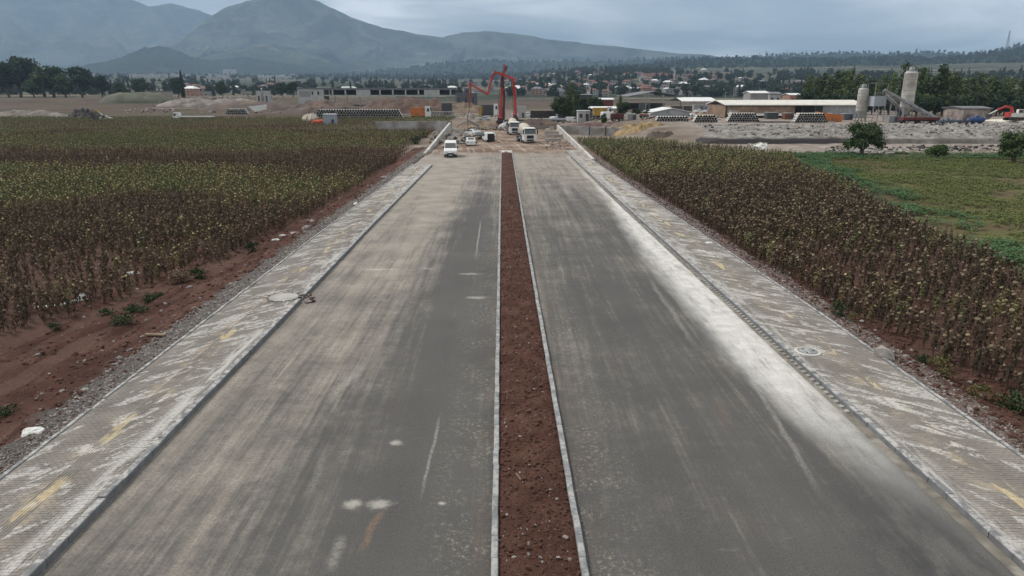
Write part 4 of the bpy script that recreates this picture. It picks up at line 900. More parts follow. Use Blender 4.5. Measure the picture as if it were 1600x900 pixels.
# concrete beams and blocks in the pit
def on_mud(px, py): x, y = gp(px, py, 0); return x, y, float(mudz(np.array([x]), np.array([y]))[0])
for i, (p0, p1, py, lb) in enumerate(((851, 876, 209, 'farthest concrete beam lying by the right parapet wall'), (853, 880, 214.5, 'middle concrete beam lying by the right parapet wall'), (852, 877, 221, 'nearest concrete beam lying by the right parapet wall'), (700, 722, 217, 'long concrete beam lying behind the white van by the left wall'), (702, 728, 211, 'second concrete beam lying nearer the tarpaulin canopy'))):
    x0, y0, z = on_mud(p0, py); x1, _, _ = on_mud(p1, py); MB().box(x0, x1, y0, y0+.7, z-.1, z+.55, ty=.06).build('concrete_beam', A['concrete'], label=lb, cat='beam', group='concrete beams in the site')
for px, py, lb in ((862, 203.5, 'pale concrete block standing behind the beams by the right wall'), (856, 206, 'smaller concrete block left of the pale one'), (712, 206, 'pale concrete block beside the dark canopy')):
    x0, y0, z = on_mud(px, py); MB().box(x0-.6, x0+.6, y0, y0+1, z-.1, z+.8, tx=.08, ty=.08).build('concrete_block', A['whitewall'], label=lb, cat='block', group='loose concrete blocks')
x0, y0, z = on_mud(695, 222); m = MB(); m.beam((x0, y0, .2), (x0+2.6, y0-1.5, 1.6), .25, .06); m.build('plank', A['sheet_white'], label='pale board leaning over the rubble by the white van', cat='plank')
# tarpaulin canopy on poles
a, b, z0, z1 = span(714, 748, 191, 199, 190); rt = empty('canopy', (0, 0, 0), label='low dark tarpaulin canopy on posts by the left wall end', cat='canopy')
MB().add([(a, 190, z1-1.2), ((a+b)/2, 190, z1+.4), (b, 190, z1-1.3), (a, 195, z1-1.0), ((a+b)/2, 195, z1+.5), (b, 195, z1-1.1), (a, 190, z1-1.3), ((a+b)/2, 190, z1+.3), (b, 190, z1-1.4), (a, 195, z1-1.1), ((a+b)/2, 195, z1+.4), (b, 195, z1-1.2)], [(0, 1, 4, 3), (1, 2, 5, 4), (9, 10, 7, 6), (10, 11, 8, 7), (0, 6, 7, 1), (1, 7, 8, 2), (3, 4, 10, 9), (4, 5, 11, 10), (0, 3, 9, 6), (2, 8, 11, 5)]).build('tarpaulin', A['roof_dark'], rt)
for x in (a+.2, (a+b)/2, b-.2): MB().tube([(x, 190.2, -.3), (x, 190.2, z1-1.1+(1.5 if abs(x-(a+b)/2) < 1 else 0))], .07, 6).build('post', A['steel_dark'], rt)
x0, y0, z = on_mud(778, 200); MB().add([(x0, 197, 0), (x0+2.3, 197, .3), (x0+2.4, 198.6, 1.9), (x0+.4, 198.6, 1.0), (x0, 197.12, 0), (x0+2.3, 197.12, .3), (x0+2.4, 198.72, 1.9), (x0+.4, 198.72, 1.0)], [(0, 1, 2, 3), (7, 6, 5, 4), (0, 4, 5, 1), (1, 5, 6, 2), (2, 6, 7, 3), (3, 7, 4, 0)]).build('leaning_sheet', A['galv'], label='pale sheet panel leaning at the foot of the concrete pump', cat='panel')
# ---- stacks of concrete pipes, each pipe a thing
def pipe_mesh(r, L_):
    n = 12; m = MB(); V = []
    for rr_, y in ((r, 0), (r*.86, 0), (r*.86, L_*.5), (r, L_)): V += [(rr_*cos(2*pi*k/n), y, rr_*sin(2*pi*k/n)) for k in range(n)]
    m.add(V[:2*n], [(k, (k+1) % n, n+(k+1) % n, n+k) for k in range(n)], 0)
    m.add(V[n:3*n], [(k, (k+1) % n, n+(k+1) % n, n+k) for k in range(n)]+[tuple(range(n, 2*n))], 1)
    m.add(V[:n]+V[3*n:], [(k, (k+1) % n, n+(k+1) % n, n+k) for k in range(n)]+[tuple(range(n, 2*n))], 0); return m.mesh('concrete_pipe', [A['pipe_concrete'], A['pipe_dark']], fix=False)
def stack(x0, x1, yt, yb, Y, rows, n, where, L_=2.6):
    a, b, z0, z1 = span(x0, x1, yt, yb, Y); r = (b-a)/n/2; me = pipe_mesh(r*.97, L_); g = gz((a+b)/2, Y)
    names = ['bottom', 'second', 'third', 'top'] if rows == 4 else (['bottom', 'middle', 'top'] if rows == 3 else ['bottom', 'top'])
    for j in range(rows):
        for i in range(n-j):
            link('concrete_pipe', me, None, (a+r*(1+2*i+j), Y+rng.normal(0, .12), g+r+j*r*1.73+.1), 0, label='pipe in the %s row of the %s' % (names[j], where), cat='pipe', group='pipes of the '+where)
stack(491, 630, 168, 183, 272, 4, 34, 'longest stack before the spoil heaps')
stack(352, 386, 163, 173, 330, 3, 11, 'small stack beside the slanting white beams')
stack(1136, 1186, 183, 198, 182, 4, 13, 'stack left of the warehouse middle', 2.2)
stack(1240, 1292, 187, 203, 178, 4, 13, 'stack below the orange skip', 2.2)
stack(1084, 1121, 187, 199, 180, 3, 9, 'dark stack before the grey warehouse', 2.2)
stack(1025, 1076, 187, 194, 186, 2, 12, 'low stack beside the straw coloured slope', 2.0)
thing_box('sheet_pile_stack', 1188, 1234, 190, 202, 180, 3, A['steel_dark'], 'dark grey block of stacked sheets between two pipe stacks', 'stack')
# slanting white beams and culvert blocks
for i in range(4):
    x0, z0 = pt(389+i*3, 168+i*1.8, 322-i*3); MB().beam((x0, 322-i*3, max(z0, .2)), (x0+7.5-i, 322-i*3+2, max(z0, .2)+1.0), .8, .6).build('concrete_beam', A['sheet_white'], label='%s of the slanting white beams piled in the left yard' % ('topmost', 'second', 'third', 'lowest')[i], cat='beam', group='slanting white beams')
for i in range(9):
    x0, x1, z0, z1 = span(671+i*4.3, 674.6+i*4.3, 171, 181, 285); g = gz(x0, 285); m = MB(); m.box(x0, x0+.22, 285, 287, g, g+2.3); m.box(x1-.2, x1, 285, 287, g, g+2.3); m.box(x0, x1+.05, 285, 287, g+2.3, g+2.6)
    m.build('box_culvert', A['concrete'], label='concrete box culvert, %s in the row right of the white cab' % ('first', 'second', 'third', 'fourth', 'fifth', 'sixth', 'seventh', 'eighth', 'ninth')[i], cat='culvert', group='box culverts in the left yard')
# ---- grey hut, bundle, signs
def gable(name, x0, x1, ye, yr, yb, Y, dep, wall, roof, label, cat='building', axis='x', over=.4, openfront=False, group=None, win=0):
    """building with a pitched roof; ye eave row, yr ridge row; axis='x': ridge runs along x"""
    a, b, z0, ze = span(x0, x1, ye, yb, Y); _, zr = pt((x0+x1)/2, yr, Y+(dep/2 if axis == 'x' else 0)); g = min(z0, gz((a+b)/2, Y))-.3
    rt = empty(name, ((a+b)/2, Y+dep/2, g), label=label, cat=cat, group=group); hw, hd = (b-a)/2, dep/2; zr = max(zr, ze+.4)-g; ze -= g
    if not openfront:
        m = MB()
        if axis == 'x': V = [(-hw, -hd, 0), (hw, -hd, 0), (hw, hd, 0), (-hw, hd, 0), (-hw, -hd, ze), (hw, -hd, ze), (hw, hd, ze), (-hw, hd, ze), (-hw, 0, zr-.05), (hw, 0, zr-.05)]; Fs = [(0, 1, 5, 4), (2, 3, 7, 6), (1, 2, 6, 9, 5), (3, 0, 4, 8, 7)]
        else: V = [(-hw, -hd, 0), (hw, -hd, 0), (hw, hd, 0), (-hw, hd, 0), (-hw, -hd, ze), (hw, -hd, ze), (hw, hd, ze), (-hw, hd, ze), (0, -hd, zr-.05), (0, hd, zr-.05)]; Fs = [(0, 1, 5, 8, 4), (2, 3, 7, 9, 6), (1, 2, 6, 5), (3, 0, 4, 7)]
        m.add(V, Fs).build('wall', wall, rt)
    else:
        nb = max(3, int((b-a)/6))
        for i in range(nb+1):
            xx = -hw+.25+(2*hw-.5)*i/nb; MB().box(xx-.15, xx+.15, -hd, -hd+.3, 0, ze+(.0 if axis == 'x' else (zr-ze)*(1-abs(xx)/hw)-.1)).build('column', A['steel_grey'], rt)
        MB().box(-hw, hw, hd-.2, hd, 0, (ze-.1)*.5).build('wall', wall, rt)
    o = over; t = .18; m = MB()
    if axis == 'x':
        for s in (-1, 1): m.add([(-hw-o, s*(hd+o), ze-.1), (hw+o, s*(hd+o), ze-.1), (hw+o, 0, zr), (-hw-o, 0, zr), (-hw-o, s*(hd+o), ze-.1-t), (hw+o, s*(hd+o), ze-.1-t), (hw+o, 0, zr-t), (-hw-o, 0, zr-t)], [(0, 1, 2, 3), (7, 6, 5, 4), (0, 4, 5, 1), (1, 5, 6, 2), (3, 2, 6, 7), (0, 3, 7, 4)])
    else:
        for s in (-1, 1): m.add([(s*(hw+o), -hd-o, ze-.1), (s*(hw+o), hd+o, ze-.1), (0, hd+o, zr), (0, -hd-o, zr), (s*(hw+o), -hd-o, ze-.1-t), (s*(hw+o), hd+o, ze-.1-t), (0, hd+o, zr-t), (0, -hd-o, zr-t)], [(0, 1, 2, 3), (7, 6, 5, 4), (0, 4, 5, 1), (1, 5, 6, 2), (3, 2, 6, 7), (0, 3, 7, 4)])
    m.build('roof', roof, rt)
    for i in range(win):
        xx = -hw+2*hw*(i+.5)/win; ww = min(1.3, hw/win*.8); MB().box(xx-ww/2, xx+ww/2, -hd-.06, -hd+.05, ze*.35, ze*.72).build('window', A['glass_dark'], rt)
    return rt
def hut(name, x0, x1, yt, yb, Y, dep, wall, label, cat='hut', roof=None, win=1, group=None, door=False):
    a, b, z0, z1 = span(x0, x1, yt, yb, Y); g = min(z0, gz((a+b)/2, Y))-.2; rt = empty(name, ((a+b)/2, Y, g), label=label, cat=cat, group=group); h = z1-g; w_ = (b-a)/2
    MB().box(-w_, w_, 0, dep, 0, h).build('wall', wall, rt); MB().box(-w_-.15, w_+.15, -.15, dep+.15, h, h+.18).build('roof', roof or A['roof_white'], rt)
    for i in range(win):
        xx = -w_+2*w_*(i+.5)/win; MB().box(xx-.5, xx+.5, -.04, .05, h*.42, h*.75).build('window', A['glass_dark'], rt)
    if door: MB().box(w_*.35, w_*.35+.9, -.05, .05, .2, 2.1).build('door', A['steel_dark'], rt)
    return rt
hut('site_cabin', 505, 524, 179, 193, 222, 3, C('cabin_bluegrey', (.30, .34, .38), var=.1), 'small blue grey cabin at the edge of the left sunflowers', 'cabin', win=0, door=True)
m = MB(); x0, z0 = pt(497, 192, 224)
for i in range(9): m.tube([(x0-2.4+random.random()*1.5, 224+random.random(), .2+i*.13), (x0+1.6+random.random(), 224+random.random(), .3+i*.14)], .12, 5)
m.build('barrier_bundle', C('coral', (.62, .14, .075), var=.3, scale=2), label='bundle of orange red barriers beside the grey cabin', cat='barrier bundle')
# ---- unfinished concrete building
def frame_building():
    Y = 470; rt = empty('concrete_building', (0, 0, 0), label='long unfinished concrete frame building with open bays', cat='building')
    a, b, z0, z1 = span(466, 507, 139, 162, Y); MB().box(a, b, Y, Y+14, z0-1, z1).build('wall', A['wall_white'], rt)
    MB().box(a-.4, b+.4, Y-.4, Y+14.4, z1, z1+.7).build('roof_slab', A['roof_grey'], rt)
    for px in (488, 497): x, z = pt(px, 143, Y); MB().box(x-.6, x+.6, Y-.08, Y+.1, z-2, z).build('window', A['dark_inside'], rt)
    x, z = pt(478, 143, Y); MB().box(a+1.2, x+3, Y-.07, Y+.1, z-3.4, z+.3).build('infill_panel', A['wall_grey'], rt)
    _, zs0 = pt(600, 150, Y); _, zs1 = pt(600, 148.6, Y); _, zt0 = pt(600, 140.5, Y); _, zt1 = pt(600, 137.5, Y); a2, _ = pt(507, 150, Y); b2, _ = pt(712, 150, Y)
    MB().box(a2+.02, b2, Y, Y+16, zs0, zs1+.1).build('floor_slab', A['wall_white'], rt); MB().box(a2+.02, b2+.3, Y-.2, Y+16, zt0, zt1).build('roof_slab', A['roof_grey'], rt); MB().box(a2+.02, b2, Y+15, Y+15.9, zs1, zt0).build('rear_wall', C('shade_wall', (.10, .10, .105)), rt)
    for px in (520, 540, 560, 578, 594, 614, 634, 654, 664, 686, 704):
        x, _ = pt(px, 150, Y); MB().box(x-.45, x+.45, Y-.25, Y+.6, zs1+.1, zt0).build('column', A['wall_white'], rt)
    for px in (523, 542, 562, 681, 700): x, _ = pt(px, 150, Y); MB().box(x-.35, x+.35, Y, Y+.7, -1, zs0).build('column', A['wall_grey'], rt)
    for p0, p1 in ((557, 577), (663, 687)): x0, _ = pt(p0, 150, Y); x1, _ = pt(p1, 150, Y); MB().box(x0, x1, Y-.3, Y+.3, zs0-.5, zt0-.02).build('infill_panel', A['wall_white'], rt)
frame_building()
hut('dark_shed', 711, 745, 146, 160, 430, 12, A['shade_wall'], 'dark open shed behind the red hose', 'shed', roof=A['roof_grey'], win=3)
# ---- right hand yard buildings
Yw = 214; a, b, zb_, ze = span(1133, 1352, 163.5, 188, Yw); _, zr = pt(1200, 156, Yw+10); g = 2.1
rt = empty('warehouse', ((a+b)/2, Yw, g), label='long low warehouse under a cream sheet roof behind the pipe stacks', cat='warehouse'); hw = (b-a)/2; H = ze-g; HR = zr-g
for s in (0, 1): MB().add([(-hw-.5, -.6 if s == 0 else 20.6, H), (hw+.5, -.6 if s == 0 else 20.6, H), (hw+.5, 10, HR), (-hw-.5, 10, HR), (-hw-.5, -.6 if s == 0 else 20.6, H-.25), (hw+.5, -.6 if s == 0 else 20.6, H-.25), (hw+.5, 10, HR-.25), (-hw-.5, 10, HR-.25)], [(0, 1, 2, 3), (7, 6, 5, 4), (0, 4, 5, 1), (1, 5, 6, 2), (0, 3, 7, 4)]).build('roof', A['roof_cream'], rt)
MB().box(-hw, hw, 19.6, 20, 0, H-.3).build('rear_wall', A['wall_grey'], rt)
for i in range(12):
    x = -hw+.3+(2*hw-.6)*i/11; MB().box(x-.14, x+.14, 0, .3, 0, H-.26).build('column', A['steel_dark'], rt)
for i in range(7):   # grey cladding sheets on the right
    x0 = hw-13.5+i*1.9; MB().box(x0, x0+1.86, -.06, .0, .4, H-.3).build('cladding_sheet', A['steel_grey'] if i % 3 else A['wall_grey'], rt)
MB().box(-hw+.4, -hw+21, -.05, 0, H-2.7, H-.5).build('cladding_band', A['wall_brown'], rt); MB().box(-hw-.1, -hw+.1, .4, 19.5, 0, H-.3).build('side_wall', A['wall_brown'], rt)
MB().add([(-hw+.4, -1.8, H-3.2), (-hw+21, -1.8, H-3.2), (-hw+21, -.1, H-2.5), (-hw+.4, -.1, H-2.5)], [(0, 1, 2, 3)]).build('canopy', A['roof_cream'], rt)
for i in range(10): MB().box(-hw+1+i*2, -hw+2.4+i*2, 4, 5+i % 3, 0, 1.2+(i*7 % 3)*.5).build('crate', [A['timber'], A['dark_inside'], A['wall_grey']][i % 3], None, (rt.location.x, rt.location.y, g), label='stored crate in the shade of the long warehouse', cat='crate', group='crates inside the long warehouse')
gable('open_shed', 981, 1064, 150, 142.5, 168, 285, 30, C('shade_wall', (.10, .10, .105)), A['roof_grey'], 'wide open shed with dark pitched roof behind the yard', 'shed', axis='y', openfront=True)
gable('open_shed', 1066, 1119, 157.5, 152, 174, 275, 20, A['wall_cream'], A['roof_white'], 'open lean-to shed with pale sloping roof right of the dark one', 'shed', openfront=True)
gable('grey_warehouse', 1020, 1079, 174.5, 168.5, 188, 222, 14, A['steel_grey'], A['roof_white'], 'small grey sheet warehouse with white shallow roof', 'warehouse', axis='y')
gable('red_shed', 938, 958, 155, 153, 164, 300, 8, C('dark_red', (.16, .05, .04)), A['roof_white'], 'small dark red shed between two trees', 'shed')
gable('white_canopy', 925, 963, 168.5, 166.8, 180, 235, 8, A['wall_white'], A['roof_white'], 'white roofed canopy behind the yellow tipper', 'canopy', openfront=True)
hut('cabin', 903, 922, 173.5, 180, 240, 4, A['wall_white'], 'white cabin with dark doorway left of the yellow tipper', 'cabin', win=2, door=True)
gable('house', 1172, 1200, 145, 142, 156, 330, 10, A['wall_grey'], A['roof_white'], 'hall with domed white roof above the long warehouse', 'building')
gable('house', 1202, 1220, 146, 143.5, 156, 340, 10, A['wall_white'], A['roof_grey'], 'small white house right of the white roofed hall', 'house', win=2)
gable('house', 1234, 1252, 148, 145.5, 157, 345, 10, A['wall_pink'], A['roof_white'], 'small house with white roof left of the poplars', 'house', win=2)
gable('plank_shed', 1502, 1545, 168.5, 167, 192, 196, 9, C('plank_wall', (.26, .22, .20), var=.45, scale=.9, dirt=(.12, .09, .08)), A['roof_grey'], 'ramshackle plank shed behind the dark tanks', 'shed')
hut('office', 903, 925, 148, 152, 330, 8, A['roof_dark'], 'dark low roof behind the tall tree', 'shed', win=0)
# perimeter wall with small trees at the far side of the yard
a, b, z0, z1 = span(808, 872, 153.2, 157, 720); r_ = empty('perimeter_wall', (0, 0, 0), label='pale perimeter wall across the road behind the red booms', cat='wall')
for i in range(10): MB().box(a+(b-a)*i/10, a+(b-a)*(i+1)/10-.25, 720, 720.5, 0, z1).build('wall_panel', A['wall_cream'], r_)
# ---- site containers and material stacks in the yards
def container(px0, px1, yt, yb, Y, col, label, rz=0):
    a, b, z0, z1 = span(px0, px1, yt, yb, Y); g = gz((a+b)/2, Y); w_ = (b-a)/2; h = max(1.6, z1-g); rt = empty('site_container', ((a+b)/2, Y, g), rz, label=label, cat='container', group='site containers in the yards')
    MB().box(-w_, w_, 0, 2.4, .1, h).build('body', A[col], rt); m = MB()
    for i in range(int(w_*4)): m.box(-w_+.25+i*.5, -w_+.4+i*.5, -.06, 0, .2, h-.1)
    m.build('corrugation', A[col], rt); MB().box(-w_-.05, w_+.05, -.05, 2.45, h, h+.1).build('roof', A['galv'], rt); MB().box(w_*.2, w_*.2+.9, -.09, -.02, .2, min(2.1, h-.2)).build('door', A['steel_dark'], rt)
for q in ((806, 822, 166, 175, 285, 'wall_white', 'white site container just right of the red boom'), (872, 884, 170, 177, 262, 'blue_grey', 'blue grey container left of the bushy tree'), (1000, 1016, 161, 168, 300, 'wall_white', 'white container in the shade of the open shed'),
          (1084, 1100, 164, 172, 268, 'wall_grey', 'grey container under the lean-to roof'), (1104, 1116, 166, 174, 262, 'blue_paint', 'dark blue container at the right end of the lean-to'), (690, 706, 161, 168, 320, 'steel_dark', 'dark container at the right end of the spoil heaps'),
          (748, 756, 166, 174, 300, 'yellow', 'yellowish container left of the dark lorry'), (1142, 1156, 174, 182, 205, 'wall_cream', 'cream container before the left end of the long warehouse'), (1198, 1216, 176, 184, 203, 'steel_dark', 'dark container before the middle of the long warehouse'), (1226, 1240, 177, 185, 201, 'rust', 'rusty container before the middle of the long warehouse'), (1318, 1332, 178, 189, 196, 'blue_grey', 'blue grey container behind the shorter silo'), (1388, 1402, 182, 195, 180, 'wall_grey', 'grey control cabin between the two silos'), (980, 994, 184, 191, 200, 'wall_grey', 'small grey container beside the dark red wreck'), (620, 632, 150, 156, 420, 'wall_grey', 'grey container before the concrete frame')):
    container(*q)
# ---- batching plant
def silo(pxb, pxt, w_px, yt, yb, Y, label, lean=0):
    xb, zb = pt(pxb, yb, Y); xt, zt = pt(pxt, yt, Y); w0, _ = pt(pxb+w_px, yb, Y); r = (w0-xb)/2; g = gz(xb, Y); H = zt-g; rt = empty('cement_silo', (xb, Y, g), label=label, cat='silo')
    dx = (xt-xb)*lean; z = lambda f: H*f
    MB().lathe([(.5, z(.16)), (r, z(.30)), (r, z(.95)), (r*.75, z(.985)), (r*.3, H)], (0, 0, 0), n=18).build('tank', C('silo_paint', (.46, .44, .40), var=.25, scale=.5, dirt=(.30, .27, .23)), rt, smooth=False)
    for i in range(7): MB().lathe([(r+.04, z(.30+i*.105)), (r+.04, z(.30+i*.105)+.12)], (0, 0, 0), n=18).build('ring', A['wall_grey'], rt)
    for k in range(4): c_, s_ = cos(k*pi/2+pi/4)*r*.92, sin(k*pi/2+pi/4)*r*.92; MB().tube([(c_, s_, 0), (c_, s_, z(.34))], .13, 6).build('leg', A['steel_grey'], rt)
    m = MB()
    for k in range(4):
        a0, a1 = k*pi/2+pi/4, (k+1)*pi/2+pi/4; m.tube([(cos(a0)*r*.9, sin(a0)*r*.9, .5), (cos(a1)*r*.9, sin(a1)*r*.9, z(.26))], .05, 4)
    m.build('brace', A['steel_grey'], rt)
    m = MB(); m.lathe([(r*.8, H-.1), (r*.8, H)], (0, 0, 0), n=12); 
    for k in range(8): m.tube([(cos(k*pi/4)*r*.78, sin(k*pi/4)*r*.78, H), (cos(k*pi/4)*r*.78, sin(k*pi/4)*r*.78, H+.9)], .04, 4)
    m.build('top_platform', A['steel_grey'], rt); MB().box(-.5, .5, -.5, .5, H, H+.9, tx=.1).build('filter', A['galv'], rt)
    m = MB(); m.box(r+.08, r+.14, -.25, -.19, z(.05), H); m.box(r+.08, r+.14, .19, .25, z(.05), H)
    for i in range(22): m.box(r+.09, r+.13, -.2, .2, H*.06+i*H*.042, H*.06+i*H*.042+.05)
    m.build('ladder', A['steel_dark'], rt); rt.rotation_euler = (0, lean, 0)
silo(1343, 1345, 15, 137, 189, 190, 'shorter pale cement silo in front of the long warehouse end', 0)
silo(1412, 1417, 19, 110, 194, 182, 'tall pale cement silo towering over the conveyor', 0)
a, b, z0, z1 = span(1365, 1384, 151, 166, 186); g = 2.3; rt = empty('batching_hopper', ((a+b)/2, 186, g), label='pale hopper box on tall legs between the two silos', cat='hopper'); w_ = (b-a)/2
MB().box(-w_, w_, 0, 3.4, z0-g, z1-g).build('bin', C('hopper_blue', (.36, .39, .43), var=.12), rt)
for sx_ in (-1, 1):
    for sy in (.1, 3.3): MB().tube([(sx_*w_*.95, sy, -.3), (sx_*w_*.95, sy, z0-g)], .11, 6).build('leg', A['steel_grey'], rt)
m = MB(); m.tube([(-w_, 0, .5), (w_, 0, z0-g)], .06, 4); m.tube([(w_, 0, .5), (-w_, 0, z0-g)], .06, 4); m.build('brace', A['steel_grey'], rt)
m = MB(); m.box(-w_, w_, 0, 3.4, z1-g, z1-g+.1); 
for i in range(6): m.tube([(-w_+2*w_*i/5, 0, z1-g), (-w_+2*w_*i/5, 0, z1-g+1.1)], .04, 4)
m.tube([(-w_, 0, z1-g+1.1), (w_, 0, z1-g+1.1)], .04, 4); m.build('railing', A['steel_grey'], rt)
MB().add([(-w_, 0, z1-g+3.4), (w_+1, 0, z1-g+3.2), (w_+1, 3.4, z1-g+3.2), (-w_, 3.4, z1-g+3.4), (-w_, 0, z1-g+3.5), (w_+1, 0, z1-g+3.3), (w_+1, 3.4, z1-g+3.3), (-w_, 3.4, z1-g+3.5)], [(0, 1, 2, 3), (4, 5, 6, 7), (0, 1, 5, 4), (1, 2, 6, 5), (2, 3, 7, 6), (3, 0, 4, 7)]).build('roof', A['roof_grey'], rt)
for sx_ in (-1, 1): MB().tube([(sx_*w_, .2, z1-g), (sx_*w_, .2, z1-g+3.4)], .07, 5).build('post', A['steel_grey'], rt)
def conveyor(p0, p1, Y, th, label):
    x0, z0 = pt(*p0, Y); x1, z1 = pt(*p1, Y); rt = empty('conveyor', (x0, Y, z0), label=label, cat='conveyor'); d = np.array((x1-x0, 0, z1-z0)); L_ = np.linalg.norm(d); u = d/L_
    MB().beam((0, 0, 0), tuple(d), .18, th*.4).build('belt', A['black_plastic'], rt)
    m = MB(); n = int(L_/1.6)
    for s in (-.7, .7):
        for q in (-th/2, th/2): m.beam((0, s, q), (d[0], s, d[2]+q), .12, .12)
        for i in range(n): m.beam(tuple(u*L_*i/n+np.array((0, s, -th/2))), tuple(u*L_*(i+1)/n+np.array((0, s, th/2))), .07, .07)
    m.build('truss', A['galv'], rt)
    MB().beam((0, 0, th*.55), (d[0], 0, d[2]+th*.55), .8, .1).build('cover', A['galv'], rt)
    for f in (.35, .7):
        q = u*L_*f; gg = gz(x0+q[0], Y)-z0; m = MB(); m.beam((q[0]-.5, -.5, gg), (q[0], -.5, q[2]), .12, .12); m.beam((q[0]+.5, .5, gg), (q[0], .5, q[2]), .12, .12); m.build('support_leg', A['steel_grey'], rt)
conveyor((1381, 143), (1471, 191), 178, .62, 'long inclined conveyor crossing in front of the tall silo')
conveyor((1385, 150), (1408, 171), 184, .35, 'short thin conveyor below the hopper')
m = MB(); a, b, z0, z1 = span(1400, 1415, 172, 195, 184)
for i in range(5): m.tube([(a+(b-a)*i/4, 184, 2.3), (a+(b-a)*i/4, 184, z1)], .1, 5); m.box(a, b, 184, 184.2, 2.6+i*.9, 2.75+i*.9)
m.build('plant_frame', A['steel_dark'], label='dark steel framework under the tall silo', cat='framework')
# ---- minaret, masts, poles
x, y, z = place(1053, 131.5); s_ = y/1067; rt = empty('minaret', (x, y, z), label='thin white minaret above the hillside town roofs', cat='minaret')
MB().lathe([(2.6, -2), (2.6, 8), (1.7, 9), (1.6, 22)], (0, 0, 0), n=10).build('shaft', A['wall_white'], rt); MB().lathe([(1.6, 22), (2.7, 23), (2.7, 24.2)], (0, 0, 0), n=10).build('balcony', A['wall_white'], rt); MB().lathe([(1.4, 24), (1.4, 28), (.1, 34)], (0, 0, 0), n=10).build('spire', A['roof_grey'], rt)
def lattice(px, yb, yt, D, label, arms=0, wid=.1):
    d = ray(px, yb); h = math.hypot(d[0], d[1]); X, Yy, z0 = d[0]/h*D, d[1]/h*D, CH+d[2]/h*D; H = (yb-yt)/1067*D; z0 -= H*.06; rt = empty('lattice_mast', (X, Yy, z0), label=label, cat='mast', group='masts on the ridges'); m = MB(); wb = H*wid/2
    for sx_ in (-1, 1):
        for sy in (-1, 1): m.tube([(sx_*wb, sy*wb, 0), (sx_*wb*.15, sy*wb*.15, H)], H*.008, 4)
    for i in range(9):
        f0, f1 = i/9, (i+1)/9; w0, w1 = wb*(1-.85*f0), wb*(1-.85*f1)
        for s in (-1, 1): m.tube([(-w0*s, -w0, H*f0), (w1*s, -w1, H*f1)], H*.005, 4); m.tube([(-w0*s, w0, H*f0), (w1*s, w1, H*f1)], H*.005, 4)
    m.build('tower', A['steel_grey'], rt)
    if arms:
        m = MB()
        for f in (.72, .84, .95): m.beam((-H*.2, 0, H*f), (H*.2, 0, H*f), H*.02, H*.02)
        m.build('cross_arm', A['steel_grey'], rt)
lattice(1572, 81, 55, 4100, 'tall lattice mast on the wooded hill at the right edge', 0, .12)
for px, yb, yt in ((1196, 90, 80), (1229, 88, 79), (1437, 86, 78), (1173, 93, 86)): lattice(px, yb, yt, 5380, 'small lattice pylon on the ridge above %s' % {1196: 'the round roofed hall', 1229: 'the poplars', 1437: 'the tall silo', 1173: 'the long warehouse'}[px], 1, .16)
def pole(px, yt, Y, label):
    X, z1 = pt(px, yt, Y); g = gz(X, Y); rt = empty('utility_pole', (X, Y, g), label=label, cat='pole', group='utility poles'); MB().tube([(0, 0, -.3), (0, 0, z1-g)], [.22, .12], 6).build('post', A['wall_cream'], rt); MB().box(-1.1, 1.1, -.08, .08, z1-g-.8, z1-g-.6).build('cross_arm', A['steel_grey'], rt)
for px, yt, Y, lb in ((951, 140, 330, 'concrete utility pole right of the green shrubs'), (1008, 143, 390, 'utility pole seen through the dark open shed'), (1014, 145, 420, 'second utility pole behind the open shed'), (1077, 141, 420, 'utility pole behind the pale lean-to roof'), (1134, 143, 420, 'utility pole at the left end of the cream roof'), (1146, 146, 430, 'second utility pole above the cream roof'), (712, 148, 360, 'thin pole beside the dark shed'), (870, 158, 262, 'thin pole left of the tall dark tree')):
    pole(px, yt, Y, lb)
# ---- towns
ROOFS = [('red', 'roof_red'), ('grey', 'roof_grey'), ('white', 'roof_white'), ('red', 'roof_red')]; WALLS = [('cream', 'wall_cream'), ('white', 'wall_white'), ('grey', 'wall_grey'), ('pinkish', 'wall_pink')]
HM = {}
def hmesh(w_, d_, h, storeys):
    k = (w_, d_, h)
    if k in HM: return HM[k]
    o = {}
    W = MB(); W.box(-w_/2, w_/2, -d_/2, d_/2, -2, h); Rf = MB(); rh = w_*.18
    Rf.add([(-w_/2-.6, -d_/2-.6, h), (w_/2+.6, -d_/2-.6, h), (w_/2+.6, d_/2+.6, h), (-w_/2-.6, d_/2+.6, h), (-w_/4, 0, h+rh), (w_/4, 0, h+rh)], [(0, 1, 5, 4), (1, 2, 5), (2, 3, 4, 5), (3, 0, 4), (3, 2, 1, 0)])
    Fl = MB(); Fl.box(-w_/2-.3, w_/2+.3, -d_/2-.3, d_/2+.3, h, h+.5); Wn = MB()
    for s in range(storeys):
        for i in range(3): x = -w_/2+w_*(i+.5)/3; Wn.box(x-.7, x+.7, -d_/2-.08, -d_/2+.1, s*3+1, s*3+2.4)
    HM[k] = (W, Rf, Fl, Wn); HM[k] = (W, Rf, Fl, Wn); return HM[k]
MC = {}
def cached(key, mb, mat):
    if key not in MC: MC[key] = mb.mesh(key[0], mat)
    return MC[key]
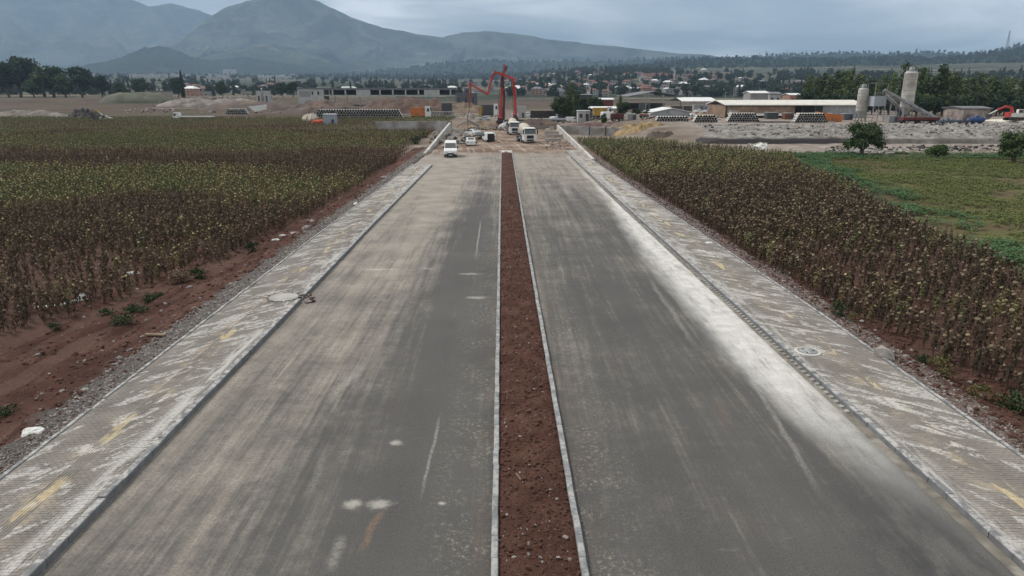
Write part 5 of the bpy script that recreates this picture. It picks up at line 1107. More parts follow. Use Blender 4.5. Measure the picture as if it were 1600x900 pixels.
def house(px, py, size, label, cat='house', group=None, flat=False, wall=None, roof=None):
    nm_ = {'house': 'house', 'tower block': 'tower_block'}.get(cat, 'town_building' if group else 'hall')  # far town blocks, long halls and school-like rows share one name
    x, y, z = place(px, py); w_, d_, h, st = size; W, Rf, Fl, Wn = hmesh(w_, d_, h, st)
    o = link(nm_, cached(('wall', size, wall), W, A[wall]), None, (x, y, z), random.uniform(-.5, .5), label=label, cat=cat, group=group)
    link('roof', cached(('roof', size, roof, flat), Fl if flat else Rf, A[roof]), o)
    if y < 950:
        for q in range(0, len(Wn.f), 6):
            w1 = MB(); w1.v = Wn.v[q//6*8:q//6*8+8]; w1.f = Wn.f[:6]; w1.m = [0]*6; link('window', cached(('window', size, q), w1, A['glass_dark']), o)
    elif y < 2600: link('window', cached(('window', size), Wn, A['glass_dark']), o, kind='stuff')
    return o
SZ = [(9, 8, 6, 2), (12, 9, 6, 2), (9, 9, 8.5, 3), (15, 10, 8, 3), (9, 8, 3.4, 1), (7, 7, 5.6, 2)]
def zone(px, py):
    if px < 460: return 'in the plain left of the concrete building' if px > 300 else ('around the lone dark cypress' if px > 200 else 'below the far left trees')
    v = 'high up' if py < 122 else ('halfway up' if py < 134 else 'low down')
    h_ = 'behind the red booms' if px < 880 else ('behind the tall dark tree' if px < 960 else ('around the dark hilltop wood' if px < 1045 else ('right of the minaret' if px < 1130 else 'above the long warehouse')))
    return v+' the town slope '+h_
cnt = 0
for i in range(1200):
    px, py = random.uniform(800, 1250), random.uniform(111, 150)
    dn = vn(np.array(px/16.), np.array(py/5.))
    if dn < .36+.25*(px > 1120) or (945 < px < 1045 and py < 119): continue
    if px > 1120 and py < 122: continue
    rn, rm = random.choice(ROOFS); wn_, wm_ = random.choice(WALLS); fl = random.random() < .35; sz = random.choice(SZ); zn = zone(px, py)
    lb = '%s house with %s %s roof %s' % (wn_, 'flat' if fl else 'pitched', rn, zn); house(px, py, sz, lb, group='%s houses %s' % (wn_, zn), flat=fl, wall=wm_, roof=rm); cnt += 1
    if cnt > 225: break
for i in range(34):
    px, py = random.uniform(650, 880), random.uniform(133, 150); rn, rm = random.choice(ROOFS); wn_, wm_ = random.choice(WALLS); zn = 'in the plain beyond the red booms'
    house(px, py, random.choice(SZ), '%s house with pitched %s roof %s' % (wn_, rn, zn), group='%s houses %s' % (wn_, zn), wall=wm_, roof=rm)
for px, py in ((1022, 125), (1035, 124.5), (1012, 126)): house(px, py, (34, 12, 8, 2), 'long red roofed building %s' % {1022: 'in the middle of the row below the wood', 1035: 'at the right of the row below the wood', 1012: 'at the left of the row below the wood'}[px], 'building', 'red roofed school like buildings', wall='wall_white', roof='roof_red')
cnt = 0
for i in range(700):
    px, py = random.uniform(130, 465), random.uniform(137, 151)
    if vn(np.array(px/14.), np.array(py/4.)) < .50: continue
    rn, rm = random.choice(ROOFS); wn_, wm_ = random.choice(WALLS); fl = random.random() < .5; zn = zone(px, py); house(px, py, random.choice(SZ), '%s house with %s %s roof %s' % (wn_, 'flat' if fl else 'pitched', rn, zn), group='%s houses %s' % (wn_, zn), flat=fl, wall=wm_, roof=rm); cnt += 1
    if cnt > 48: break
for i in range(60):
    px, py = random.choice([random.uniform(20, 140), random.uniform(200, 300), random.uniform(200, 300), random.uniform(310, 370), random.uniform(405, 460)]), random.uniform(119.5, 123.5)
    fl = random.random() < .6; big = random.random() < .3; house(px, py, (46, 20, 9, 1) if big else (20, 16, 14, 3), '%s in the distant white town at the mountain foot' % ('long pale hall' if big else 'pale apartment block'), 'building', 'distant white town', flat=True, wall='wall_white', roof='roof_white' if big else 'roof_grey')
for px in (352, 357, 362, 367): house(px, 118.5, (15, 14, 34, 3), 'white tower block of the group of four at the mountain foot', 'tower block', 'four distant tower blocks', flat=True, wall='wall_white', roof='roof_grey')
for (px, py, w_, lb, rf) in ((250, 146, 30, 'long low shed right of the far left trees', 'roof_white'), (545, 140, 36, 'long pale roofed hall behind the concrete frame, left one', 'roof_white'), (570, 141, 22, 'shorter pale roofed hall behind the concrete frame', 'roof_white'), (634, 141, 26, 'wide hall with bright white hipped roof behind the frame', 'roof_white'), (868, 141, 28, 'long low pale hall behind the perimeter wall', 'roof_grey'), (392, 141, 24, 'pale flat building near the twin gate booths', 'roof_white'), (318, 142, 20, 'pale flat building right of the cypress', 'roof_grey')):
    x, y, z = place(px, py+8); s_ = y/1067; house(px, py+8, (round(w_*s_, 1), 12, 5.0, 1), lb, 'building', None, flat=px < 500, wall='wall_cream', roof=rf if px > 500 else 'roof_grey')
for px in (404, 416): hut('gate_booth', px-4, px+4, 142.5, 149, 420, 4, A['wall_white'], 'white roofed gate booth, %s of the two left of the concrete building' % ('left' if px < 410 else 'right'), 'booth', win=1, group='gate booths')
# ---- trees that can be told apart
put_tree(20, 150, 86, 610, RND[0], 'biggest broad dark tree at the far left edge', group='far left trees', wide=1.05)
put_tree(3, 150, 92, 600, RND[2], 'dark tree cut by the left picture edge', group='far left trees')
put_tree(75, 150, 100, 600, RND[1], 'broad dark tree in the middle of the far left group', group='far left trees', wide=1.35)
put_tree(121, 150, 101, 600, RND[2], 'round dark tree at the right of the far left group', group='far left trees', wide=1.15)
put_tree(97, 150, 118, 590, RND[3], 'lower tree filling the gap between the far left trees', group='far left trees', wide=1.3)
put_tree(48, 150, 122, 590, RND[1], 'lower tree right of the biggest far left tree', group='far left trees', wide=1.3)
put_tree(281, 150, 108, 560, CYP, 'tall slim dark cypress standing alone above the left plain', cat='cypress')
put_tree(61, 152, 104, 560, CYP, 'dark cypress in front of the far left trees', cat='cypress', wide=.6)
for px, yt, v in ((155, 117, 0), (217, 120, 1), (275, 118, 2), (345, 126, 3), (440, 127, 1), (456, 126, 2), (186, 128, 3)): put_tree(px, 152, yt, 640, RND[v], 'dark tree among the houses at %s' % {155: 'the right foot of the far left trees', 217: 'the middle of the left plain', 275: 'the left of the lone cypress', 345: 'the white three storey building', 440: 'the left end of the concrete building', 456: 'the corner of the concrete building', 186: 'the pale houses near the left'}[px], group='trees of the left plain')
put_tree(890, 168, 127, 262, POP[0], 'tall dark green tree right of the red booms', wide=1.0); put_tree(900, 168, 138, 258, POP[2], 'shorter green tree leaning on the tall dark one', wide=1.0)
put_tree(876, 168, 148, 262, RND[1], 'low green bushy tree left of the tall dark one')
for px, yt in ((915, 152), (925, 149), (935, 151)): put_tree(px, 168, yt, 270, RND[px % 3], 'rounded green shrub tree %s' % {915: 'just right of the tall dark tree', 925: 'in the middle of the shrub row', 935: 'at the right end of the shrub row'}[px], group='green shrub row', wide=1.1)
put_tree(970, 182, 147, 226, POP[3], 'yellow green upright tree above the red scrap'); put_tree(975, 184, 158, 222, RND[0], 'dark green conical tree beside the white canopy')
put_tree(995, 182, 168, 232, RND[2], 'dark hedge like bush in front of the open shed', wide=1.7); put_tree(1012, 182, 170, 230, RND[1], 'dark bush left of the grey warehouse', wide=1.4)
put_tree(944, 194, 176, 205, RND[3], 'small grey green tree behind the right channel wall', wide=.8)
# poplar wood at the right
PL = [(1264, 120, 0), (1275, 124, 1), (1287, 117, 2), (1297, 121, 3), (1309, 114, 2), (1320, 112, 0), (1332, 110, 1), (1343, 118, 3), (1353, 119, 0), (1364, 124, 2), (1374, 128, 1), (1386, 118, 3), (1397, 116, 0), (1421, 99, 2), (1432, 108, 1), (1443, 107, 0), (1451, 118, 3), (1461, 121, 1), (1473, 103, 2), (1483, 112, 0), (1492, 114, 3), (1503, 122, 2), (1513, 125, 1), (1525, 122, 0), (1537, 116, 3), (1550, 122, 1), (1561, 121, 2), (1573, 124, 0), (1585, 122, 3), (1597, 126, 1), (1612, 122, 2)]
for i, (px, yt, v) in enumerate(PL):
    Y = 262+(i*37 % 40) if px < 1400 else 232+(i*37 % 30); nb = 'behind the long cream roof' if px < 1360 else ('between the two silos' if px < 1410 else ('right of the tall silo' if px < 1465 else ('behind the row of tanks' if px < 1505 else ('behind the plank shed' if px < 1548 else 'behind the red digger'))))
    put_tree(px, 186, yt-5, Y, POP[v], '%s poplar %s, crown top %s its neighbours' % (('bright green', 'green', 'dark green', 'pale green')[v], nb, 'above' if yt < 117 else ('level with' if yt < 122 else 'below')), group='poplar wood on the right', wide=1.12 if v != 2 else 1.3)
for i, px in enumerate(range(1268, 1610, 14)):
    put_tree(px, 186, 142+(i*5 % 9), 222+(i*13 % 12) if px > 1380 else 246, RND[i % 4], '%s bushy tree under the poplars %s' % (('tall', 'middling', 'low')[i*5 % 9//3], 'behind the long cream roof' if px < 1360 else ('beside the tall silo' if px < 1465 else ('behind the tanks' if px < 1520 else 'behind the red excavator'))), group='undergrowth trees of the poplar wood', wide=1.25)
# the three near trees at the right edge of the green field
def bigtree(px, pyb, pyt, wpx, label, seed, ls=.20, n=5200, stem=True):
    random.seed(seed); X, Yy = gp(px, pyb, -.3); _, zt = pt(px, pyt, Yy); H = zt+.3; W = wpx/2*Yy/1067
    lb = [(random.uniform(-.12, .12)*W, 0, H*.62, W*.62, W*.55, H*.36)]
    for i in range(15): a = i*2.4; h = random.uniform(.26, .84); q = W*(.70 if h < .6 else .48)*random.uniform(.6, 1); lb.append((cos(a)*q, sin(a)*q*.9, H*h, W*random.uniform(.26, .38), W*.3, H*random.uniform(.13, .2)))
    cm = leafcloud(lb, n, ls, A['leafbush'], shell=.3); m = MB()
    for k in range(5): a = k*1.3; m.tube([(cos(a)*.12, sin(a)*.12, -.2), (cos(a)*.2, sin(a)*.2, H*.16), (cos(a)*W*.25, sin(a)*W*.25, H*.42), (cos(a)*W*.55, sin(a)*W*.5, H*.72)], [.17, .14, .10, .03], 6)
    o = link('tree', m.mesh('trunk', A['bark']), None, (X, Yy, -.3), 0, label=label, cat='tree'); link('crown', cm, o)
bigtree(1346, 243, 189, 74, 'spreading green tree on several stems at the corner of the green field', 5)
bigtree(1583, 254, 203, 62, 'bushy green tree at the right picture edge by the track', 6)
bigtree(1464, 247, 225, 40, 'small round bush beside the track, between the two bigger trees', 8, n=2200)
# far trees and woods
k = 0
for i in range(600):
    px, py = random.choice([(random.uniform(795, 1260), random.uniform(116, 153)), (random.uniform(120, 700), random.uniform(128, 149))])
    x, y, z = place(px, py)
    if y < 520 and px < 800: continue
    zn = zone(px, py) if (px < 460 or px > 800) else 'in the plain behind the concrete frame'
    o = link('far_tree', SML[random.randrange(5)], None, (x, y, z-.5), random.random()*6, label='dark tree '+zn, cat='tree', group='trees '+zn); s_ = random.uniform(1.0, 2.1); o.scale = (s_*1.1, s_*1.1, s_); k += 1
    if k > 190: break
P = []
def scat(px0, px1, py0, py1, n, f=None):
    for i in range(n):
        px, py = random.uniform(px0, px1), random.uniform(py0, py1)
        if f and not f(px, py): continue
        x, y, z = place(px, py); P.append((x, y, z-.5))
scat(945, 1045, 112, 119, 330)
scat(795, 1300, 114, 152, 1300, lambda a, b: vn(np.array(a/18.+40), np.array(b/3.5)) > .5)
scat(1250, 1660, 118, 140, 260)
scat(100, 800, 119, 150, 1500, lambda a, b: vn(np.array(a/60.+90), np.array(b/1.1)) > .66)
scat(-100, 140, 128, 150, 260); scat(840, 1000, 110, 114, 130)
for k, cnt_, s0 in ((2, 2200, .25), (3, 4200, .05)):
    RX, RY, RZ_, rs, RD = RID[k]; az_ = np.degrees(np.arctan2(RX, RY)); ok = np.argwhere((rs > s0) & (np.abs(az_) < 40))
    for j in ok[rng.integers(0, len(ok), cnt_)]: P.append((RX[j[0], j[1]], RY[j[0], j[1]], RZ_[j[0], j[1]]-1))
    ok = np.argwhere((rs > .97) & (np.abs(az_) < 40))
    for j in ok[rng.integers(0, len(ok), cnt_//3)]: P.append((RX[j[0], j[1]], RY[j[0], j[1]], RZ_[j[0], j[1]]-1))
P = np.array(P); n = len(P); scatter('woodland', P, rng.random(n)*6, rng.uniform(.8, 1.9, n)*(1+P[:, 1]/6000), rng.integers(0, 5, n), SML, 'dark woods and tree lines across the plain and town slope')
# ================================================================ vehicles
C('car_glass', (.05, .06, .062), rough=.06, spec=1.0, var=.05); C('silver', (.42, .44, .46), rough=.3, metal=.4, var=.05); C('car_dark', (.045, .062, .075), rough=.3, spec=.6, var=.1); C('lamp_glass', (.55, .56, .56), rough=.15, spec=.8, var=.05); C('tail_red', (.35, .015, .012), rough=.3); C('drum_beige', (.47, .425, .34), rough=.6, var=.12, scale=1.5, dirt=(.34, .30, .23)); C('plate', (.6, .6, .58), var=.05); C('chassis', (.035, .033, .032), rough=.8, dirt=(.12, .09, .07)); C('cab_white', (.70, .71, .70), rough=.4, var=.05, dirt=(.55, .53, .49))
def wheel(parent, x, y, r, w_, dark=False):
    o = MB().lathe([(r*.6, -w_/2), (r*.95, -w_/2), (r, -w_*.35), (r, w_*.35), (r*.95, w_/2), (r*.6, w_/2)], (0, 0, 0), 'x', 18).build('wheel', A['rubber'], parent, loc=(x, y, r))
    MB().lathe([(r*.56, -w_/2-.01), (r*.56, w_/2+.01)], (0, 0, 0), 'x', 12).build('rim', A['steel_grey'] if dark else A['silver'], o); return o
def car(kind, loc, rz, label, paint):
    """front faces -y"""
    rt = empty({'van': 'van', 'small_van': 'small_van', 'car': 'car'}[kind], loc, rz, label=label, cat='van' if 'van' in kind else 'car')
    if kind == 'van':
        W, r, fy, ry = 1.0, .34, -1.75, 1.75; prof = [(-2.65, .35), (-2.68, .75), (-2.6, 1.02), (-2.35, 1.22), (-1.75, 1.42), (-1.05, 2.18), (-.75, 2.30), (0, 2.36), (2.5, 2.34), (2.66, 2.2), (2.7, .4)]; ws = ((-1.78, 1.44), (-1.10, 2.12)); wt = .82; gl = [(-1.25, -.35, 1.42, 2.0)]; ins = .13
    elif kind == 'small_van':
        W, r, fy, ry = .9, .31, -1.35, 1.3; prof = [(-2.15, .32), (-2.18, .7), (-2.0, .95), (-1.35, 1.12), (-.65, 1.72), (-.3, 1.83), (2.05, 1.84), (2.18, 1.7), (2.22, .35)]; ws = ((-1.36, 1.14), (-.70, 1.68)); wt = .72; gl = [(-.8, .1, 1.15, 1.6)]; ins = .10
    else:
        W, r, fy, ry = .9, .31, -1.38, 1.32; prof = [(-2.2, .3), (-2.23, .62), (-2.05, .8), (-1.1, .95), (-.35, 1.40), (.1, 1.46), (.85, 1.43), (1.6, 1.08), (2.15, 1.0), (2.22, .8), (2.2, .3)]; ws = ((-1.08, .97), (-.40, 1.38)); wt = .66; gl = [(-.75, .15, .98, 1.32), (.22, 1.0, .98, 1.32)]; ins = .14
    b = MB(); n = len(prof); zs = [p[1] for p in prof]; zM = max(zs); wf = lambda z: W*(1-.02) if z < .5 else (W if z < zM*.5 else W-ins*((z-zM*.5)/(zM*.5))**1.3)
    V = []; K = [(-1, .0), (-.86, .05), (.86, .05), (1, .0)]
    for k, up in K: V += [(k*wf(z), y, z+(up*.7 if z > .9 else 0)) for y, z in prof]
    Fs = [tuple(range(n)), tuple(range(4*n-1, 3*n-1, -1))]+[(j*n+i, (j+1)*n+i, (j+1)*n+(i+1) % n, j*n+(i+1) % n) for j in range(3) for i in range(n)]
    b.add(V, Fs).build('body', paint, rt)
    (y0, z0), (y1, z1) = ws; e = .035; nv = np.array((0, -(z1-z0), (y1-y0))); nv = nv/np.linalg.norm(nv)*(.05+e); 
    def glass(nm, y0, z0, y1, z1, w0, w1, sgn=1):
        d = np.array((0, -(z1-z0), (y1-y0))); d = d/np.linalg.norm(d)*.075*sgn; V = [(-w0, y0, z0), (w0, y0, z0), (w1, y1, z1), (-w1, y1, z1)]; V2 = [tuple(np.array(v)+d) for v in V]
        MB().add(V+V2, [(0, 1, 2, 3), (7, 6, 5, 4), (0, 4, 5, 1), (1, 5, 6, 2), (2, 6, 7, 3), (3, 7, 4, 0)]).build(nm, A['car_glass'], rt)
    glass('windscreen', y0, z0, y1, z1, wt+.06, wt-.02)
    for s in (-1, 1):
        for a, c, g0, g1 in gl:
            x0, x1 = s*(wf(g0)+.012), s*(wf(g1)+.012); V = [(x0, a-.22, g0), (x0, c, g0), (x1, c, g1), (x1, a+.15, g1)]; V2 = [(x-s*.05, y, z) for x, y, z in V]
            MB().add(V+V2, [(0, 1, 2, 3), (7, 6, 5, 4), (0, 4, 5, 1), (1, 5, 6, 2), (2, 6, 7, 3), (3, 7, 4, 0)]).build('side_window', A['car_glass'], rt)
        MB().box(s*W*.93-.0 if s > 0 else -W*.93-.0, s*(W+.22), y0+.25, y0+.4, z0-.05, z0+.22).build('mirror', A['black_plastic'], rt)
        yf = prof[1][0]; hz = prof[1][1]; MB().box(s*W*.6-.17, s*W*.6+.17, yf-.03, yf+.2, hz-.02, hz+.2, tx=.03).build('headlight', A['lamp_glass'], rt)
        yr = max(p[0] for p in prof); tz = .95 if kind != 'car' else .72; MB().box(s*W*.86-.07, s*W*.86+.07, yr-.06, yr+.03, tz-.1, tz+(.32 if kind != 'car' else .16)).build('tail_light', A['tail_red'], rt)
        wheel(rt, s*(W-.10), fy, r, .22); wheel(rt, s*(W-.10), ry, r, .22)
    yf = prof[0][0]; MB().box(-W*.94, W*.94, yf-.07, yf+.15, .22, .55, tx=.03).build('bumper', A['black_plastic'] if 'van' in kind else paint, rt); MB().box(-W*.5, W*.5, yf-.09, yf, .58, .72).build('grille', A['black_plastic'], rt); MB().box(-.26, .26, yf-.10, yf-.06, .35, .46).build('number_plate', A['plate'], rt)
    yr = prof[-1][0]; MB().box(-W*.9, W*.9, yr-.1, yr+.08, .25, .55).build('rear_bumper', A['black_plastic'] if 'van' in kind else paint, rt)
    if kind == 'car': glass('rear_window', 1.52, 1.10, .92, 1.42, .66, .58, -1); MB().box(-.26, .26, yr+.06, yr+.10, .6, .71).build('number_plate', A['plate'], rt)
    if kind == 'small_van': MB().box(-.74, .74, 2.16, 2.25, .5, 1.66, tx=.05).build('open_load_bay', A['dark_inside'], rt); MB().box(.86, .92, 2.2, 2.85, .5, 1.66).build('rear_door', paint, rt); MB().box(-.92, -.86, 2.2, 2.85, .5, 1.66).build('rear_door', paint, rt)
    return rt
def spot(px, py): x, y = gp(px, py, 0); return x, y, float(mudz(np.array([x]), np.array([y]))[0])
def at_mud(px, py, dy=0, z=0): x, y = gp(px, py, 0); return (x, y+dy, z+(float(mudz(np.array([x]), np.array([y]))[0]) if y > 113 else .0))
car('van', at_mud(702.5, 246.5, 2.7), R(3), 'white panel van facing the camera by the left parapet wall', A['white_paint'])
car('car', at_mud(734.5, 228.5, 2.2), R(186), 'white saloon car seen from behind, right of the white van', A['white_paint'])
car('small_van', at_mud(763, 222, 2.2), R(194), 'small white van with its rear doors open showing a dark load bay', A['white_paint'])
car('car', at_mud(750, 219, 3.6), R(172), 'dark blue grey car between the white cars and the open van', A['car_dark'])
car('car', at_mud(738.5, 212.5, 2.0), R(215), 'white car parked farthest back, next to the canopy', A['white_paint'])
def cab(rt, paint, W=1.25, y0=0, z0=.95, h=2.05, L_=2.1, mirrors=True):
    """flat fronted lorry cab facing -y with its face at y0"""
    zt = z0+h
    V = [(-W, y0, z0-.3), (W, y0, z0-.3), (W, y0+L_, z0-.3), (-W, y0+L_, z0-.3), (-W, y0-.02, z0+h*.42), (W, y0-.02, z0+h*.42), (W, y0+L_, z0+h*.42), (-W, y0+L_, z0+h*.42), (-W+.07, y0+.18, zt-.15), (W-.07, y0+.18, zt-.15), (W-.07, y0+L_, zt-.1), (-W+.07, y0+L_, zt-.1), (-W+.2, y0+.35, zt), (W-.2, y0+.35, zt), (W-.2, y0+L_-.1, zt+.06), (-W+.2, y0+L_-.1, zt+.06)]
    Fs = [(3, 2, 1, 0), (12, 13, 14, 15)]
    for k in (0, 4, 8): Fs += [(k+i, k+(i+1) % 4, k+4+(i+1) % 4, k+4+i) for i in range(4)]
    MB().add(V, Fs).build('cab', paint, rt)
    MB().add([(-W+.1, y0-.05, z0+h*.45), (W-.1, y0-.05, z0+h*.45), (W-.16, y0+.14, zt-.2), (-W+.16, y0+.14, zt-.2), (-W+.1, y0+.02, z0+h*.45), (W-.1, y0+.02, z0+h*.45), (W-.16, y0+.2, zt-.2), (-W+.16, y0+.2, zt-.2)], [(0, 1, 2, 3), (7, 6, 5, 4), (0, 4, 5, 1), (1, 5, 6, 2), (2, 6, 7, 3), (3, 7, 4, 0)]).build('windscreen', A['car_glass'], rt)
    MB().box(-W*.58, W*.58, y0-.06, y0+.02, z0+.0, z0+h*.30, tx=.06).build('grille', A['black_plastic'], rt); MB().box(-W, W, y0-.16, y0+.3, .42, .86, tx=.03).build('bumper', paint, rt); MB().box(-W*.55, W*.55, y0-.18, y0-.1, .48, .80).build('lower_grille', A['black_plastic'], rt)
    MB().box(-W+.1, W-.1, y0-.12, y0+.25, zt-.22, zt-.12).build('sun_visor', A['car_glass'], rt)
    for s in (-1, 1):
        MB().box(s*W*.82-.16, s*W*.82+.16, y0-.19, y0-.1, .5, .76).build('headlight', A['lamp_glass'], rt)
        xs_ = sorted((s*(W+.01), s*(W-.03))); MB().box(xs_[0], xs_[1], y0+.35, y0+1.2, z0+h*.45, zt-.3).build('side_window', A['car_glass'], rt)
        MB().box(s*(W+.22)-.1, s*(W+.22)+.1, y0-.1, y0+.05, z0+h*.4, z0+h*.82).build('mirror', A['black_plastic'], rt); MB().beam((s*W, y0+.05, z0+h*.8), (s*(W+.22), y0, z0+h*.8), .05, .05).build('mirror_arm', A['black_plastic'], rt)
        wheel(rt, s*(W-.17), y0+1.25, .5, .3, True)
def mixer(loc, rz, label):
    rt = empty('mixer_truck', loc, rz, label=label, cat='mixer truck'); cab(rt, A['cab_white'])
    MB().box(-.42, .42, .8, 8.4, .75, 1.05).build('chassis', A['chassis'], rt)
    for y in (3.0, 5.9, 7.2):
        for s in (-1, 1): wheel(rt, s*1.05, y, .5, .42, True)
        MB().box(-1.0, 1.0, y-.08, y+.08, .42, .58).build('axle', A['chassis'], rt)
    MB().lathe([(.45, -2.9), (.95, -2.6), (1.16, -1.2), (1.18, .1), (.95, 1.5), (.55, 2.9), (.50, 3.0)], (0, 5.2, 2.55), 'y', 20, tilt=R(11)).build('drum', A['drum_beige'], rt, smooth=True)
    MB().box(-.7, .7, 2.25, 2.7, 1.05, 2.6, tx=.1).build('water_tank', A['cab_white'], rt)
    MB().add([(-.6, 8.0, 3.4), (.6, 8.0, 3.4), (.6, 8.9, 3.4), (-.6, 8.9, 3.4), (-.25, 8.2, 2.7), (.25, 8.2, 2.7), (.25, 8.6, 2.7), (-.25, 8.6, 2.7)], [(0, 3, 7, 4), (0, 4, 5, 1), (1, 5, 6, 2), (2, 6, 7, 3), (4, 7, 6, 5)]).build('hopper', A['cab_white'], rt)
    MB().beam((0, 8.5, 2.6), (.3, 9.4, 1.2), .4, .2).build('chute', A['cab_white'], rt)
    for s in (-1, 1): MB().box(s*1.1-.13, s*1.1+.13, 3.6, 5.2, .7, 1.0).build('side_guard', A['steel_grey'], rt); MB().box(s*1.08-.2, s*1.08+.2, 5.2, 7.9, 1.02, 1.08).build('mudguard', A['black_plastic'], rt)
mixer(at_mud(828.5, 224.5, .1), R(11), 'nearer white mixer truck with beige drum, on the right of the pair')
mixer(at_mud(804.5, 211.5, .1), R(5), 'farther white mixer truck, partly hidden behind the nearer one')
# ---- concrete pumps with folding booms
def boom(rt, pts, Y, w_, w1, name='boom_section', ox=0, oz=0, mat='red_paint'):
    Q = []
    for k, (px, py) in enumerate(pts): x, z = pt(px, py, Y+k*.0); Q.append((x-ox, (k % 2)*.5, z-oz))
    for k in range(len(Q)-1):
        f = 1-k/(len(Q)-1); W = w1+(w_-w1)*f; m = MB(); m.beam(Q[k], Q[k+1], W, W*.9, w2=W*.8, h2=W*.7); m.build(name, A[mat], rt)
        d = np.array(Q[k+1])-np.array(Q[k]); L_ = np.linalg.norm(d); u = d/L_; p = np.cross(u, (0, 1, 0))
        MB().tube([tuple(np.array(Q[k])+p*W*.75+u*.1+np.array((0, -.45, 0))), tuple(np.array(Q[k])+p*W*.75+u*(L_*.98)+np.array((0, -.45, 0)))], .08, 5).build('delivery_pipe', A['steel_dark'], rt)
        MB().tube([tuple(np.array(Q[k])-p*W*.7+u*L_*.08), tuple(np.array(Q[k])-p*W*.55+u*L_*.38)], .13, 6).build('hydraulic_ram', A['steel_grey'], rt)
    for k in range(1, len(Q)-1): MB().lathe([(w_*.5, -.55), (w_*.5, .55)], Q[k], 'y', 12).build('knuckle', A[mat], rt)
    return Q
def pump_truck(px, py, Y, label, pts, hose=None, rz=0, w_=.9, mat='red_paint', pts2=None):
    x, z = pt(px, py, Y); rt = empty('concrete_pump', (x, Y, -.1), 0, label=label, cat='concrete pump')
    b = empty('truck_body', (0, 0, 0)); b.parent = rt
    m = MB(); m.box(-1.2, 1.2, -3.5, 6.5, .7, 1.15); m.box(-1.1, 1.1, -3.0, 1.2, 1.15, 2.0, tx=.1); m.box(-.7, .7, -1, 1, 2.0, 2.6, tx=.1); m.build('deck', A['chassis'], b)
    for y in (-2.6, -1.3, 4.2, 5.4):
        for s in (-1, 1): wheel(b, s*1.05, y, .5, .4, True)
    MB().box(-1.25, 1.25, 6.5, 8.5, .6, 2.9, tx=.08, ty=.08).build('cab', A['cab_white'], b); MB().add([(-.7, -4.4, 1.6), (.7, -4.4, 1.6), (.7, -3.5, 1.6), (-.7, -3.5, 1.6), (-.4, -4.1, .7), (.4, -4.1, .7), (.4, -3.6, .7), (-.4, -3.6, .7)], [(0, 3, 7, 4), (0, 4, 5, 1), (1, 5, 6, 2), (2, 6, 7, 3), (4, 7, 6, 5)]).build('hopper', A['maroon'], b)
    for s in (-1, 1):
        for y in (-3, 2.5): MB().beam((s*1.1, y, 1.0), (s*3.4, y+(-1 if y < 0 else 1), .9), .3, .25).build('outrigger', A['steel_dark'], b); MB().box(s*3.4-.25, s*3.4+.25, y+(-1.25 if y < 0 else .75), y+(-.75 if y < 0 else 1.25), .05, .95, tx=.05).build('outrigger_foot', A['steel_dark'], b)
    MB().lathe([(.75, 1.9), (.7, 2.7), (.5, 3.2)], (0, 0, 0), 'z', 12).build('turret', A[mat], b)
    Q = boom(rt, pts, Y, w_, w_*.38, ox=x, oz=-.1, mat=mat)
    if pts2: boom(rt, pts2, Y+.9, w_*.75, w_*.5, ox=x, oz=-.1, mat='maroon')
    if hose: 
        h = []
        for hx, hy in hose: a, c = pt(hx, hy, Y); h.append((a-x, .2, c+.1))
        MB().tube(h, .11, 6).build('hose', A['black_plastic'], rt)
    return rt
pump_truck(781, 193, 206, 'concrete pump with its thick red mast standing straight up, tip splayed', [(781, 186), (784.5, 140), (787, 117), (789, 101)], w_=.95, pts2=[(786.5, 188), (788, 150), (785, 122), (792.5, 103.5)])
pump_truck(805, 184, 232, 'concrete pump with red boom arched over and folded in a zigzag to the left', [(805.5, 180), (804.5, 150), (802, 124), (788, 116.5), (774, 113), (768.5, 120), (762, 146.5), (734.5, 131), (733.5, 166)], hose=[(733.5, 165), (732.5, 175), (730, 184), (730.5, 190)], w_=.95)
